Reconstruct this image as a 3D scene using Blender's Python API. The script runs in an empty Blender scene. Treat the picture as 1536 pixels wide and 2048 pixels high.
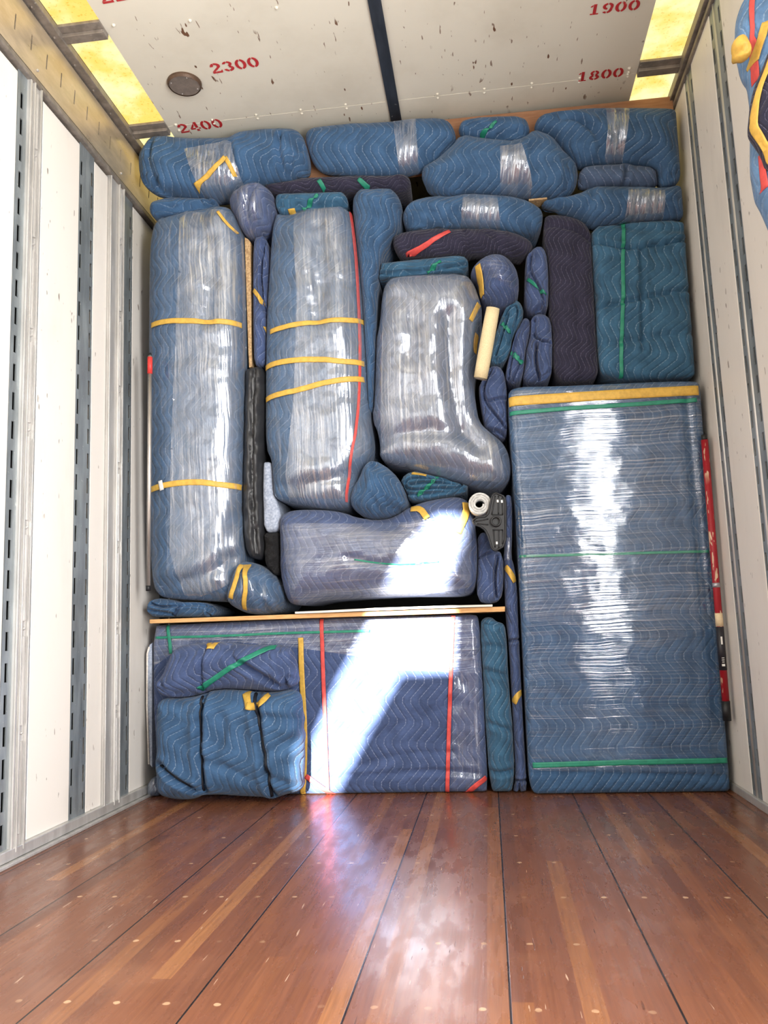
import bpy, bmesh, math, random
import numpy as np
from mathutils import Vector, Matrix, noise
from mathutils.geometry import delaunay_2d_cdt

random.seed(7)
S = bpy.context.scene
COL = S.collection

# ------------------------------------------------------------------ camera
CAM_H = 0.655
F_PX = 1648.3
YAW, PITCH, ROLL = [math.radians(a) for a in (6.879, 8.154, -2.121)]


def cam_axes():
    f = np.array([-math.sin(YAW) * math.cos(PITCH), math.cos(YAW) * math.cos(PITCH), math.sin(PITCH)])
    r = np.array([math.cos(YAW), math.sin(YAW), 0.0])
    u = np.cross(r, f)
    return math.cos(ROLL) * r + math.sin(ROLL) * u, -math.sin(ROLL) * r + math.cos(ROLL) * u, f


CR, CU, CF = cam_axes()
cam = bpy.data.cameras.new('camera')
cam_o = bpy.data.objects.new('camera', cam)
COL.objects.link(cam_o)
cam_o.matrix_world = Matrix(((CR[0], CU[0], -CF[0], 0), (CR[1], CU[1], -CF[1], 0), (CR[2], CU[2], -CF[2], CAM_H), (0, 0, 0, 1)))
cam.sensor_fit = 'VERTICAL'
cam.sensor_height = 36.0
cam.sensor_width = 27.0
cam.lens = 36.0 * F_PX / 2048.0
cam.clip_start = 0.05
S.camera = cam_o

# ------------------------------------------------------------------ view, world, lights
S.view_settings.view_transform = 'Standard'
S.view_settings.look = 'None'
S.view_settings.gamma = 1.0
S.view_settings.use_curve_mapping = False
S.view_settings.exposure = 0.15
S.cycles.use_denoising = True
S.cycles.max_bounces = 10
S.cycles.transparent_max_bounces = 16
S.cycles.sample_clamp_indirect = 6.0

world = bpy.data.worlds.new('sky')
S.world = world
world.use_nodes = True
world.node_tree.nodes['Background'].inputs[0].default_value = (0.75, 0.86, 1.0, 1)
world.node_tree.nodes['Background'].inputs[1].default_value = 1.0


def area(name, loc, rot, sx, sy, power, color):
    l = bpy.data.lights.new(name, 'AREA')
    l.shape = 'RECTANGLE'
    l.size, l.size_y = sx, sy
    l.energy = power
    l.color = color
    o = bpy.data.objects.new(name, l)
    COL.objects.link(o)
    o.location = loc
    o.rotation_euler = rot
    return o


# daylight coming in through the open side door (right wall, behind the camera); the rear lamp is added fill
area('side_door_daylight', (0.86, 0.4, 1.25), (0, math.radians(90), 0), 2.0, 0.9, 200, (1.0, 0.98, 0.95))
area('rear_fill', (-0.3, -2.85, 1.5), (math.radians(90), 0, 0), 2.0, 2.2, 24, (0.93, 0.97, 1.0))

SUN_DIR = Vector((0.06, 1.0, -0.22)).normalized()
sun = bpy.data.lights.new('sun', 'SUN')
sun.energy = 55.0
sun.angle = math.radians(0.53)
sun.color = (1.0, 0.97, 0.92)
sun_o = bpy.data.objects.new('sun', sun)
COL.objects.link(sun_o)
sun_o.rotation_euler = SUN_DIR.to_track_quat('-Z', 'Y').to_euler()

# ------------------------------------------------------------------ materials
MATS = {}


def lin(c):
    return tuple(((v / 255) / 12.92 if v / 255 <= 0.04045 else ((v / 255 + 0.055) / 1.055) ** 2.4) for v in c) + (1.0,)


class NT:
    """small helper round a node tree"""

    def __init__(self, name):
        self.m = bpy.data.materials.new(name)
        self.m.use_nodes = True
        self.t = self.m.node_tree
        self.t.nodes.clear()
        self.out = self.t.nodes.new('ShaderNodeOutputMaterial')

    def n(self, typ, **kw):
        nd = self.t.nodes.new(typ)
        for k, v in kw.items():
            setattr(nd, k, v)
        return nd

    def put(self, sock, v):
        if v is None:
            return
        if isinstance(v, bpy.types.NodeSocket):
            self.t.links.new(v, sock)
        else:
            sock.default_value = v

    def math(self, op, a, b=None, c=None, clamp=False):
        nd = self.n('ShaderNodeMath', operation=op)
        nd.use_clamp = clamp
        for i, v in enumerate((a, b, c)):
            self.put(nd.inputs[i], v)
        return nd.outputs[0]

    def ramp(self, x, a, b, lo=0.0, hi=1.0, smooth=True):
        nd = self.n('ShaderNodeMapRange')
        nd.interpolation_type = 'SMOOTHSTEP' if smooth else 'LINEAR'
        self.put(nd.inputs[0], x)
        nd.inputs[1].default_value, nd.inputs[2].default_value = a, b
        nd.inputs[3].default_value, nd.inputs[4].default_value = lo, hi
        return nd.outputs[0]

    def mix(self, f, a, b):
        nd = self.n('ShaderNodeMix', data_type='RGBA')
        self.put(nd.inputs[0], f)
        self.put(nd.inputs[6], a)
        self.put(nd.inputs[7], b)
        return nd.outputs[2]

    def noise(self, vec, scale, detail=3.0, rough=0.55, dist=0.0):
        nd = self.n('ShaderNodeTexNoise')
        self.put(nd.inputs['Vector'], vec)
        nd.inputs['Scale'].default_value = scale
        nd.inputs['Detail'].default_value = detail
        nd.inputs['Roughness'].default_value = rough
        nd.inputs['Distortion'].default_value = dist
        return nd.outputs['Fac']

    def coord(self, which='Object'):
        return self.n('ShaderNodeTexCoord').outputs[which]

    def mapping(self, vec, scale=(1, 1, 1), rot=(0, 0, 0), loc=(0, 0, 0)):
        nd = self.n('ShaderNodeMapping')
        self.put(nd.inputs[0], vec)
        nd.inputs['Location'].default_value = loc
        nd.inputs['Rotation'].default_value = rot
        nd.inputs['Scale'].default_value = scale
        return nd.outputs[0]

    def sep(self, vec):
        nd = self.n('ShaderNodeSeparateXYZ')
        self.put(nd.inputs[0], vec)
        return nd.outputs

    def comb(self, x, y, z=0.0):
        nd = self.n('ShaderNodeCombineXYZ')
        for i, v in enumerate((x, y, z)):
            self.put(nd.inputs[i], v)
        return nd.outputs[0]

    def bump(self, h, strength=0.3, dist=0.01):
        nd = self.n('ShaderNodeBump')
        self.put(nd.inputs['Height'], h)
        nd.inputs['Strength'].default_value = strength
        nd.inputs['Distance'].default_value = dist
        return nd.outputs[0]

    def bsdf(self, color, rough=0.5, metal=0.0, normal=None, spec=0.5, **kw):
        nd = self.n('ShaderNodeBsdfPrincipled')
        self.put(nd.inputs['Base Color'], color)
        self.put(nd.inputs['Roughness'], rough)
        self.put(nd.inputs['Metallic'], metal)
        self.put(nd.inputs['Specular IOR Level'], spec)
        if normal is not None:
            self.put(nd.inputs['Normal'], normal)
        for k, v in kw.items():
            self.put(nd.inputs[k.replace('_', ' ')], v)
        return nd.outputs[0]

    def done(self, shader):
        self.t.links.new(shader, self.out.inputs[0])
        return self.m


def mat_blanket(name, base, line, spacing=0.034, period=0.17, amp=0.05, lstr=0.55):
    n = NT(name)
    uv = n.coord('UV')
    info = n.n('ShaderNodeObjectInfo')
    wob = n.n('ShaderNodeTexNoise')
    n.put(wob.inputs['Vector'], uv)
    wob.inputs['Scale'].default_value = 5.0
    wob.inputs['Detail'].default_value = 2.0
    off = n.n('ShaderNodeVectorMath', operation='MULTIPLY_ADD')
    n.put(off.inputs[0], wob.outputs['Color'])
    off.inputs[1].default_value = (0.005, 0.005, 0)
    n.put(off.inputs[2], uv)
    x, y, _ = n.sep(off.outputs[0])
    tri = n.math('PINGPONG', y, period / 2)
    tri = n.math('MULTIPLY', tri, 1.0 / (period / 2))
    tri = n.ramp(tri, 0.12, 0.88, 0.0, amp, smooth=False)
    w = n.math('DIVIDE', n.math('ADD', x, tri), spacing)
    f = n.math('FRACT', w)
    d = n.math('ABSOLUTE', n.math('SUBTRACT', f, 0.5))
    line_m = n.ramp(d, 0.028, 0.055, 1.0, 0.0)
    dash = n.ramp(n.math('FRACT', n.math('DIVIDE', y, 0.011)), 0.68, 0.8, 1.0, 0.15)
    fade = n.ramp(n.noise(uv, 9.0, 2.0), 0.3, 0.62, 0.25, 1.0)
    lm = n.math('MULTIPLY', n.math('MULTIPLY', line_m, dash), n.math('MULTIPLY', fade, lstr))
    mott = n.noise(uv, 14.0, 4.0)
    dark = tuple(c * 0.8 for c in base[:3]) + (1,)
    lite = tuple(min(1, c * 1.2) for c in base[:3]) + (1,)
    col = n.mix(n.ramp(mott, 0.3, 0.7), dark, lite)
    col = n.mix(lm, col, line)
    puff = n.ramp(d, 0.0, 0.35, 0.0, 1.0)
    wr = n.noise(uv, 22.0, 4.0, 0.6)
    pk = n.noise(n.mapping(uv, (1, 3, 1)), 55.0, 2.0, 0.6)
    h = n.math('ADD', n.math('MULTIPLY', puff, 0.55), n.math('ADD', n.math('MULTIPLY', wr, 0.9), n.math('MULTIPLY', pk, 0.35)))
    nm = n.bump(h, 0.55, 0.009)
    return n.done(n.bsdf(col, 0.85, 0.0, nm, 0.15, Sheen_Weight=0.12))


def mat_film(name, lo, hi, sx=1.6, sy=42.0, bump=0.5, rough=0.2, diag=0.0, haze=0.10, iso=0.12):
    """clear stretch film: glossy, crinkled, with milky streaks; streaks run along u when sy > sx"""
    n = NT(name)
    uv = n.coord('UV')
    wob = n.noise(uv, 3.5, 2.0)
    uvw = n.n('ShaderNodeVectorMath', operation='ADD')
    n.put(uvw.inputs[0], n.mapping(uv, (1, 1, 1), (0, 0, diag)))
    n.put(uvw.inputs[1], n.comb(n.math('MULTIPLY', wob, 0.03), n.math('MULTIPLY', wob, 0.03)))
    st = n.noise(n.mapping(uvw.outputs[0], (sx, sy, 1)), 2.2, 5.0, 0.65)
    fine = n.noise(n.mapping(uvw.outputs[0], (sx * 1.6, sy * 2.6, 1)), 2.6, 0.0, 0.5)
    big = n.noise(uv, 3.0, 3.0, 0.6)
    gate = n.ramp(big, 0.35, 0.65, 0.25, 1.0)
    dens = n.math('MULTIPLY', n.ramp(st, 0.45, 0.70), gate)
    fac = n.math('ADD', lo, n.math('MULTIPLY', dens, hi - lo))
    stb = n.noise(n.mapping(uvw.outputs[0], (sx, sy, 1)), 2.2, 1.0, 0.4)
    h = n.math('ADD', stb, n.math('MULTIPLY', fine, 0.35))
    h = n.math('ADD', h, n.math('MULTIPLY', n.noise(uv, 18.0, 2.0, 0.5), iso))
    nm = n.bump(h, bump, 0.008)
    gl = n.n('ShaderNodeBsdfGlossy')
    gl.inputs['Color'].default_value = (0.95, 0.96, 1.0, 1)
    gl.inputs['Roughness'].default_value = rough
    n.put(gl.inputs['Normal'], nm)
    df = n.n('ShaderNodeBsdfDiffuse')
    df.inputs['Color'].default_value = (0.78, 0.81, 0.86, 1)
    n.put(df.inputs['Normal'], nm)
    tr = n.n('ShaderNodeBsdfTransparent')
    m1 = n.n('ShaderNodeMixShader')
    n.put(m1.inputs[0], n.math('MULTIPLY', n.math('ADD', 0.25, dens), haze))
    n.t.links.new(tr.outputs[0], m1.inputs[1])
    n.t.links.new(df.outputs[0], m1.inputs[2])
    mx = n.n('ShaderNodeMixShader')
    n.put(mx.inputs[0], fac)
    n.t.links.new(m1.outputs[0], mx.inputs[1])
    n.t.links.new(gl.outputs[0], mx.inputs[2])
    return n.done(mx.outputs[0])


def mat_plain(name, col, rough=0.5, metal=0.0, nscale=30.0, nstr=0.15, var=0.12, spec=0.4):
    n = NT(name)
    co = n.coord('Object')
    f = n.noise(co, nscale, 4.0, 0.6)
    a = tuple(c * (1 - var) for c in col[:3]) + (1,)
    b = tuple(min(1, c * (1 + var)) for c in col[:3]) + (1,)
    c = n.mix(n.ramp(f, 0.3, 0.7), a, b)
    return n.done(n.bsdf(c, rough, metal, n.bump(f, nstr, 0.004), spec))


def mat_painted(name, col, mark, amount=0.66, dirt=(0.45, 0.42, 0.38, 1), vertical=True, rough=0.5):
    """painted sheet with smudges and short dark scuffs"""
    n = NT(name)
    co = n.coord('Object')
    sm = n.noise(n.mapping(co, (2, 2, 0.7) if vertical else (1, 1, 1)), 2.5, 5.0, 0.6)
    c = n.mix(n.ramp(sm, 0.45, 0.85, 0.0, 0.35), col, dirt)
    sc = n.noise(n.mapping(co, (26, 26, 9) if vertical else (24, 8, 10), (0.3, 0.2, 0.25)), 1.3, 2.0, 0.6)
    gate = n.noise(co, 5.0, 2.0, 0.5, 0.0)
    mk = n.math('MULTIPLY', n.ramp(sc, amount, amount + 0.03), n.ramp(gate, 0.47, 0.56))
    sc2 = n.noise(n.mapping(co, (60, 60, 14) if vertical else (70, 12, 10), (0.1, 0.5, -0.35)), 1.2, 2.0, 0.5)
    mk2 = n.math('MULTIPLY', n.ramp(sc2, amount + 0.03, amount + 0.05), 0.8)
    c = n.mix(n.math('MAXIMUM', mk, mk2), c, mark)
    return n.done(n.bsdf(c, rough, 0.0, n.bump(sm, 0.05, 0.01), 0.4))


def mat_metal(name, col, rough=0.42, metal=0.75, streak=(3, 3, 0.5), var=0.27):
    n = NT(name)
    co = n.coord('Object')
    f = n.noise(n.mapping(co, streak), 9.0, 6.0, 0.65)
    sp = n.noise(co, 60.0, 3.0, 0.6)
    c = n.mix(n.ramp(f, 0.3, 0.75), tuple(v * (1 - var) for v in col[:3]) + (1,), tuple(min(1, v * (1 + var * 0.9)) for v in col[:3]) + (1,))
    c = n.mix(n.ramp(sp, 0.68, 0.74, 0, 0.35), c, (0.75, 0.75, 0.73, 1))
    r = n.ramp(f, 0.2, 0.8, rough - 0.1, rough + 0.15)
    return n.done(n.bsdf(c, r, metal, n.bump(sp, 0.06, 0.003), 0.5))


def mat_floor():
    n = NT('floor_planks')
    co = n.coord('Object')
    x, y, z = n.sep(co)
    PW = 0.2851
    px = n.math('DIVIDE', n.math('SUBTRACT', x, 0.002), PW)
    fr = n.math('FRACT', px)
    seam_d = n.math('MINIMUM', fr, n.math('SUBTRACT', 1.0, fr))
    seam = n.ramp(seam_d, 0.005, 0.009, 1.0, 0.0)
    pid = n.math('FLOOR', px)
    sx = n.math('MULTIPLY', px, 7.0)
    sid = n.math('FLOOR', sx)
    wn = n.n('ShaderNodeTexWhiteNoise', noise_dimensions='1D')
    n.put(wn.inputs['W'], sid)
    seg = n.math('FLOOR', n.math('ADD', n.math('DIVIDE', y, 1.7), n.math('MULTIPLY', wn.outputs['Value'], 7.0)))
    wn2 = n.n('ShaderNodeTexWhiteNoise', noise_dimensions='2D')
    n.put(wn2.inputs['Vector'], n.comb(sid, seg))
    v = wn2.outputs['Value']
    cr = n.n('ShaderNodeValToRGB')
    n.put(cr.inputs[0], v)
    els = cr.color_ramp.elements
    els[0].position, els[0].color = 0.0, lin((104, 63, 43))
    els[1].position, els[1].color = 1.0, lin((162, 110, 68))
    for p, c in ((0.12, (116, 72, 50)), (0.45, (116, 72, 50)), (0.8, (126, 78, 52)), (0.93, (136, 88, 54))):
        e = els.new(p)
        e.color = lin(c)
    wp = n.n('ShaderNodeTexWhiteNoise', noise_dimensions='1D')
    n.put(wp.inputs['W'], pid)
    tone = n.mix(n.math('MULTIPLY', wp.outputs['Value'], 0.35), cr.outputs[0], lin((110, 68, 50)))
    gr = n.noise(n.mapping(co, (60, 1.6, 1)), 2.5, 6.0, 0.65)
    gcol = n.mix(n.ramp(gr, 0.35, 0.7, 0.0, 0.45), tone, lin((82, 48, 34)))
    wear = n.noise(co, 2.2, 4.0, 0.6)
    gcol = n.mix(n.ramp(wear, 0.5, 0.75, 0, 0.25), gcol, lin((170, 120, 88)))
    # wooden plugs over the screws, three to a plank
    a = n.math('SUBTRACT', n.math('FRACT', n.math('MULTIPLY', px, 3.0)), 0.5)
    b = n.math('SUBTRACT', n.math('FRACT', n.math('DIVIDE', n.math('SUBTRACT', y, 0.19), 0.3)), 0.5)
    ra = n.math('MULTIPLY', a, PW / 3.0)
    rb = n.math('MULTIPLY', b, 0.3)
    rr = n.math('SQRT', n.math('ADD', n.math('MULTIPLY', ra, ra), n.math('MULTIPLY', rb, rb)))
    rr = n.math('ADD', rr, n.math('MULTIPLY', n.noise(co, 90.0, 2.0), 0.006))
    plug = n.math('MULTIPLY', n.ramp(rr, 0.0085, 0.0105, 0.7, 0.0), n.ramp(n.noise(co, 4.0, 1.0), 0.42, 0.6))
    gcol = n.mix(plug, gcol, lin((200, 165, 130)))
    # scratches
    s1 = n.noise(n.mapping(co, (70, 5, 1), (0, 0, 0.5)), 1.6, 2.0, 0.5)
    s2 = n.noise(n.mapping(co, (50, 4, 1), (0, 0, -0.7)), 1.7, 2.0, 0.5)
    sdark = n.math('MULTIPLY', n.ramp(n.math('MAXIMUM', s1, s2), 0.715, 0.745), 0.5)
    s3 = n.noise(n.mapping(co, (90, 8, 1), (0, 0, 1.2)), 1.4, 2.0, 0.5)
    slite = n.ramp(s3, 0.72, 0.75, 0, 0.5)
    gcol = n.mix(sdark, gcol, lin((52, 30, 22)))
    gcol = n.mix(slite, gcol, lin((215, 185, 160)))
    gcol = n.mix(seam, gcol, lin((22, 13, 10)))
    rough = n.ramp(n.noise(n.mapping(co, (6, 1.5, 1)), 4.0, 4.0), 0.3, 0.7, 0.2, 0.36)
    h = n.math('SUBTRACT', n.math('MULTIPLY', gr, 0.25), n.math('ADD', n.math('MULTIPLY', seam, 1.0), n.math('MULTIPLY', sdark, 0.5)))
    nm = n.bump(h, 0.25, 0.004)
    return n.done(n.bsdf(gcol, rough, 0.0, nm, 0.45))


def mat_skylight():
    n = NT('amber_skylight')
    co = n.coord('Object')
    big = n.noise(co, 5.0, 3.0, 0.6)
    sp = n.noise(n.mapping(co, (1, 1, 1)), 75.0, 3.0, 0.65)
    c = n.mix(n.ramp(big, 0.35, 0.65), lin((246, 208, 105)), lin((252, 240, 178)))
    c = n.mix(n.math('MULTIPLY', n.ramp(sp, 0.56, 0.66, 0, 0.6), n.ramp(big, 0.4, 0.6, 1.0, 0.3)), c, lin((225, 165, 58)))
    em = n.n('ShaderNodeEmission')
    n.put(em.inputs[0], c)
    em.inputs[1].default_value = SKYLIGHT
    return n.done(em.outputs[0])


def mat_board(name, a, b, stretch=(3, 3, 40), scale=6.0):
    n = NT(name)
    co = n.coord('Object')
    f = n.noise(n.mapping(co, stretch), scale, 5.0, 0.6)
    return n.done(n.bsdf(n.mix(n.ramp(f, 0.3, 0.7), a, b), 0.7, 0.0, n.bump(f, 0.2, 0.003), 0.25))


SKYLIGHT = 1.2
BLUE = mat_blanket('blanket_blue', lin((57, 86, 119)), lin((142, 158, 178)))
TEAL = mat_blanket('blanket_teal', lin((54, 90, 117)), lin((140, 162, 180)))
INDIGO = mat_blanket('blanket_indigo', lin((66, 81, 117)), lin((150, 160, 184)))
NAVY = mat_blanket('blanket_navy', lin((44, 43, 60)), lin((110, 108, 130)), spacing=0.02, period=0.11, amp=0.03, lstr=0.6)
GREYBLUE = mat_blanket('blanket_greyblue', lin((74, 92, 120)), lin((165, 175, 200)), lstr=0.5)
FILM_V = mat_film('film_light_upright', 0.05, 0.20, 38.0, 1.2, 0.26, 0.15, haze=0.08, iso=0.06)
FILM_V2 = mat_film('film_dense_upright', 0.10, 0.42, 44.0, 1.0, 0.24, 0.20, haze=0.19, iso=0.06)
FILM_H = mat_film('film_light_level', 0.03, 0.20, 0.22, 60.0, 0.19, 0.10, haze=0.02, iso=0.03)
FILM_H2 = mat_film('film_dense_level', 0.06, 0.26, 0.9, 40.0, 0.35, 0.16, haze=0.18)
FILM_BAND = mat_film('film_band', 0.14, 0.50, 26.0, 1.5, 0.9, 0.2, 0.12, haze=0.22, iso=0.5)
YELLOW = mat_plain('yellow_tape', lin((206, 166, 74)), 0.5, 0, 60, 0.1)
GREEN = mat_plain('green_strap', lin((38, 128, 104)), 0.45, 0, 60, 0.1)
RED = mat_plain('red_strap', lin((200, 74, 70)), 0.5, 0, 60, 0.1)
BLACKCORD = mat_plain('black_cord', lin((22, 24, 32)), 0.6, 0, 90, 0.3)
WHITETAG = mat_plain('white_tag', lin((235, 235, 232)), 0.6)
WHITE = mat_painted('white_panel', lin((226, 221, 214)), lin((120, 108, 98)), 0.7)
CEIL = mat_painted('ceiling_paint', lin((216, 212, 198)), lin((104, 72, 50)), 0.68, lin((170, 160, 140)), False)
GALV = mat_metal('galvanised_steel', lin((150, 158, 162)), 0.45, 0.6)
ALU = mat_metal('aluminium', lin((200, 198, 195)), 0.38, 0.5, (3, 3, 0.5), 0.13)
COVE = mat_metal('brushed_cove', lin((206, 190, 166)), 0.34, 0.6, (1, 0.8, 3), 0.16)
RAIL = mat_metal('rail_metal', lin((140, 132, 124)), 0.5, 0.4)
DARKRAIL = mat_metal('ceiling_strip', lin((66, 72, 82)), 0.42, 0.6, (4, 0.6, 1))
SLOT = mat_plain('slot_dark', lin((24, 24, 26)), 0.9)
DARK = mat_plain('dark_inside', lin((46, 46, 48)), 0.9)
NUM = mat_painted('stencil_red', lin((178, 44, 48)), lin((200, 150, 140)), 0.64, lin((196, 92, 86)), False)
PLY = mat_board('plywood', lin((196, 146, 92)), lin((222, 178, 124)), (3, 3, 40))
PARTICLE = mat_board('particle_board', lin((148, 118, 84)), lin((196, 166, 124)), (1, 1, 1), 120.0)
CARD = mat_board('cardboard', lin((146, 104, 76)), lin((160, 118, 88)), (2, 2, 20))
BOARDWHITE = mat_board('white_board', lin((214, 206, 196)), lin((236, 230, 222)), (2, 2, 20))
CREAM = mat_board('cream_roll', lin((204, 186, 144)), lin((226, 210, 172)), (30, 30, 90), 8.0)
FELT = mat_board('grey_felt', lin((138, 149, 170)), lin((178, 187, 203)), (1, 1, 1), 110.0)
LEATHER = mat_plain('black_vinyl', lin((44, 45, 48)), 0.42, 0, 26, 0.35)
FUZZ = mat_plain('black_fleece', lin((24, 24, 26)), 0.95, 0, 160, 1.0, 0.6)
HANG = mat_blanket('blanket_blue_lit', lin((92, 126, 164)), lin((160, 178, 198)))  # lighter copy of the blue blanket; skylight glow put into the colour
CARPET = mat_plain('white_carpet', lin((196, 196, 194)), 0.95, 0, 120, 1.0, 0.2)
PLASTIC = mat_plain('black_plastic', lin((28, 29, 32)), 0.4, 0, 50, 0.08)
REDPAINT = mat_painted('red_paint', lin((158, 30, 42)), lin((214, 190, 160)), 0.60, lin((120, 24, 34)), True, 0.4)
POLE = mat_metal('pole_steel', lin((190, 184, 178)), 0.35, 0.7)
FLOOR = mat_floor()
SKY = mat_skylight()


# ------------------------------------------------------------------ object helpers
def tag(o, label=None, cat=None, group=None, kind=None):
    if label:
        o['label'] = label
    if cat:
        o['category'] = cat
    if group:
        o['group'] = group
    if kind:
        o['kind'] = kind
    return o


def mesh_obj(name, verts, faces, mat, parent=None, smooth=False, uvs=None):
    me = bpy.data.meshes.new(name)
    me.from_pydata([tuple(map(float, v)) for v in verts], [], faces)
    me.update()
    if uvs is not None:
        lay = me.uv_layers.new(name='uv')
        idx = np.empty(len(me.loops), dtype=np.int32)
        me.loops.foreach_get('vertex_index', idx)
        lay.data.foreach_set('uv', np.asarray(uvs, dtype=np.float32)[idx].ravel())
    if smooth:
        me.polygons.foreach_set('use_smooth', [True] * len(me.polygons))
    for m in (mat if isinstance(mat, (list, tuple)) else [mat]):
        me.materials.append(m)
    o = bpy.data.objects.new(name, me)
    COL.objects.link(o)
    if parent is not None:
        o.parent = parent
    return o


def bm_obj(name, bm, mat, parent=None, smooth=False):
    bmesh.ops.recalc_face_normals(bm, faces=bm.faces)
    me = bpy.data.meshes.new(name)
    bm.to_mesh(me)
    bm.free()
    me.materials.append(mat)
    if smooth:
        me.polygons.foreach_set('use_smooth', [True] * len(me.polygons))
    o = bpy.data.objects.new(name, me)
    COL.objects.link(o)
    if parent is not None:
        o.parent = parent
    return o


def add_box(bm, x0, x1, y0, y1, z0, z1, bevel=0.0):
    r = bmesh.ops.create_cube(bm, size=1.0)
    vs = r['verts']
    for v in vs:
        v.co = Vector(((x0 + x1) / 2 + v.co.x * (x1 - x0), (y0 + y1) / 2 + v.co.y * (y1 - y0), (z0 + z1) / 2 + v.co.z * (z1 - z0)))
    if bevel > 0:
        es = list({e for v in vs for e in v.link_edges})
        bmesh.ops.bevel(bm, geom=es, offset=bevel, segments=2, affect='EDGES', profile=0.5)


def box(name, x0, x1, y0, y1, z0, z1, mat, parent=None, bevel=0.0):
    bm = bmesh.new()
    add_box(bm, x0, x1, y0, y1, z0, z1, bevel)
    return bm_obj(name, bm, mat, parent)


def add_tube(bm, pts, rad, seg=14, cap=True):
    pts = [Vector(p) for p in pts]
    rads = rad if isinstance(rad, (list, tuple)) else [rad] * len(pts)
    rings = []
    for i, p in enumerate(pts):
        t = (pts[min(i + 1, len(pts) - 1)] - pts[max(i - 1, 0)]).normalized()
        up = Vector((0, 1, 0)) if abs(t.y) < 0.9 else Vector((1, 0, 0))
        a = t.cross(up).normalized()
        b = t.cross(a).normalized()
        rings.append([bm.verts.new(p + (a * math.cos(2 * math.pi * k / seg) + b * math.sin(2 * math.pi * k / seg)) * rads[i]) for k in range(seg)])
    for r0, r1 in zip(rings, rings[1:]):
        for k in range(seg):
            bm.faces.new((r0[k], r0[(k + 1) % seg], r1[(k + 1) % seg], r1[k]))
    if cap:
        bm.faces.new(rings[0])
        bm.faces.new(rings[-1])


def tube(name, pts, rad, mat, parent=None, seg=14):
    bm = bmesh.new()
    add_tube(bm, pts, rad, seg)
    return bm_obj(name, bm, mat, parent, True)


# ------------------------------------------------------------------ photograph measurements -> places on the face of the load
LOAD_Y, LEAN = 3.40, 0.07          # the load's face: y = LOAD_Y - LEAN * z


def ray(x, y):
    return CF + (x - 768) / F_PX * CR - (y - 1024) / F_PX * CU


def at_load(x, y, off=0.0, y0=LOAD_Y, lean=LEAN):
    """the point that stands off metres in front of the load's face"""
    d = ray(x, y)
    t = (y0 - lean * CAM_H - off) / (d[1] + lean * d[2])
    p = d * t
    return np.array([p[0], p[1], p[2] + CAM_H])


def zoomer(x0, y0, s):
    return lambda *pts: [(x0 + x / s, y0 + y / s) for x, y in pts]


A = zoomer(260, 200, 2.56)
B = zoomer(800, 200, 2.4774)
C = zoomer(280, 680, 2.6483)
D = zoomer(800, 580, 4.8)
E = zoomer(540, 900, 2.9538)
F = zoomer(280, 1190, 3.6571)
G = zoomer(660, 1190, 3.6571)
H = zoomer(1000, 740, 2.8657)
K = zoomer(1040, 1200, 3.0968)
P = zoomer(0, 0, 1.0)


def resample(pts, step, closed=True):
    p = np.array(pts, float)
    if closed:
        p = np.vstack([p, p[:1]])
    seg = np.linalg.norm(np.diff(p, axis=0), axis=1)
    s = np.concatenate([[0], np.cumsum(seg)])
    n = max(int(round(s[-1] / step)), 3)
    t = np.linspace(0, s[-1], n + 1)
    if closed:
        t = t[:-1]
    return np.stack([np.interp(t, s, p[:, k]) for k in range(p.shape[1])], axis=1)


def chaikin(pts, n, closed=True):
    p = np.array(pts, float)
    for _ in range(n):
        if closed:
            q = np.roll(p, -1, axis=0)
            p = np.stack([0.75 * p + 0.25 * q, 0.25 * p + 0.75 * q], axis=1).reshape(-1, p.shape[1])
        else:
            a, b = p[:-1], p[1:]
            mid = np.stack([0.75 * a + 0.25 * b, 0.25 * a + 0.75 * b], axis=1).reshape(-1, p.shape[1])
            p = np.vstack([p[:1], mid, p[-1:]])
    return p


def seg_dist(q, poly, closed=True):
    """distance and nearest point from each q to a polyline"""
    q = np.asarray(q, float)
    a = np.asarray(poly, float)
    b = np.roll(a, -1, axis=0) if closed else a[1:]
    if not closed:
        a = a[:-1]
    best = np.full(len(q), 1e9)
    near = np.zeros((len(q), 2))
    ab = b - a
    l2 = (ab ** 2).sum(1) + 1e-12
    for i0 in range(0, len(q), 4000):
        qq = q[i0:i0 + 4000]
        t = np.clip(((qq[:, None, :] - a[None]) * ab[None]).sum(2) / l2[None], 0, 1)
        pr = a[None] + t[..., None] * ab[None]
        dd = ((qq[:, None, :] - pr) ** 2).sum(2)
        k = dd.argmin(1)
        best[i0:i0 + 4000] = np.sqrt(dd[np.arange(len(qq)), k])
        near[i0:i0 + 4000] = pr[np.arange(len(qq)), k]
    return best, near


def inside(q, poly):
    q = np.asarray(q, float)
    a = np.asarray(poly, float)
    b = np.roll(a, -1, axis=0)
    x, y = q[:, 0][:, None], q[:, 1][:, None]
    cond = (a[None, :, 1] > y) != (b[None, :, 1] > y)
    den = b[:, 1] - a[:, 1]
    den = np.where(np.abs(den) < 1e-12, 1e-12, den)
    xi = a[None, :, 0] + (y - a[None, :, 1]) * (b[:, 0] - a[:, 0])[None] / den[None]
    return (np.logical_and(cond, x < xi).sum(1) % 2) == 1


TAKEN = []          # face outlines of the bodies built so far, so that neighbours touch without sinking into each other


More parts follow.
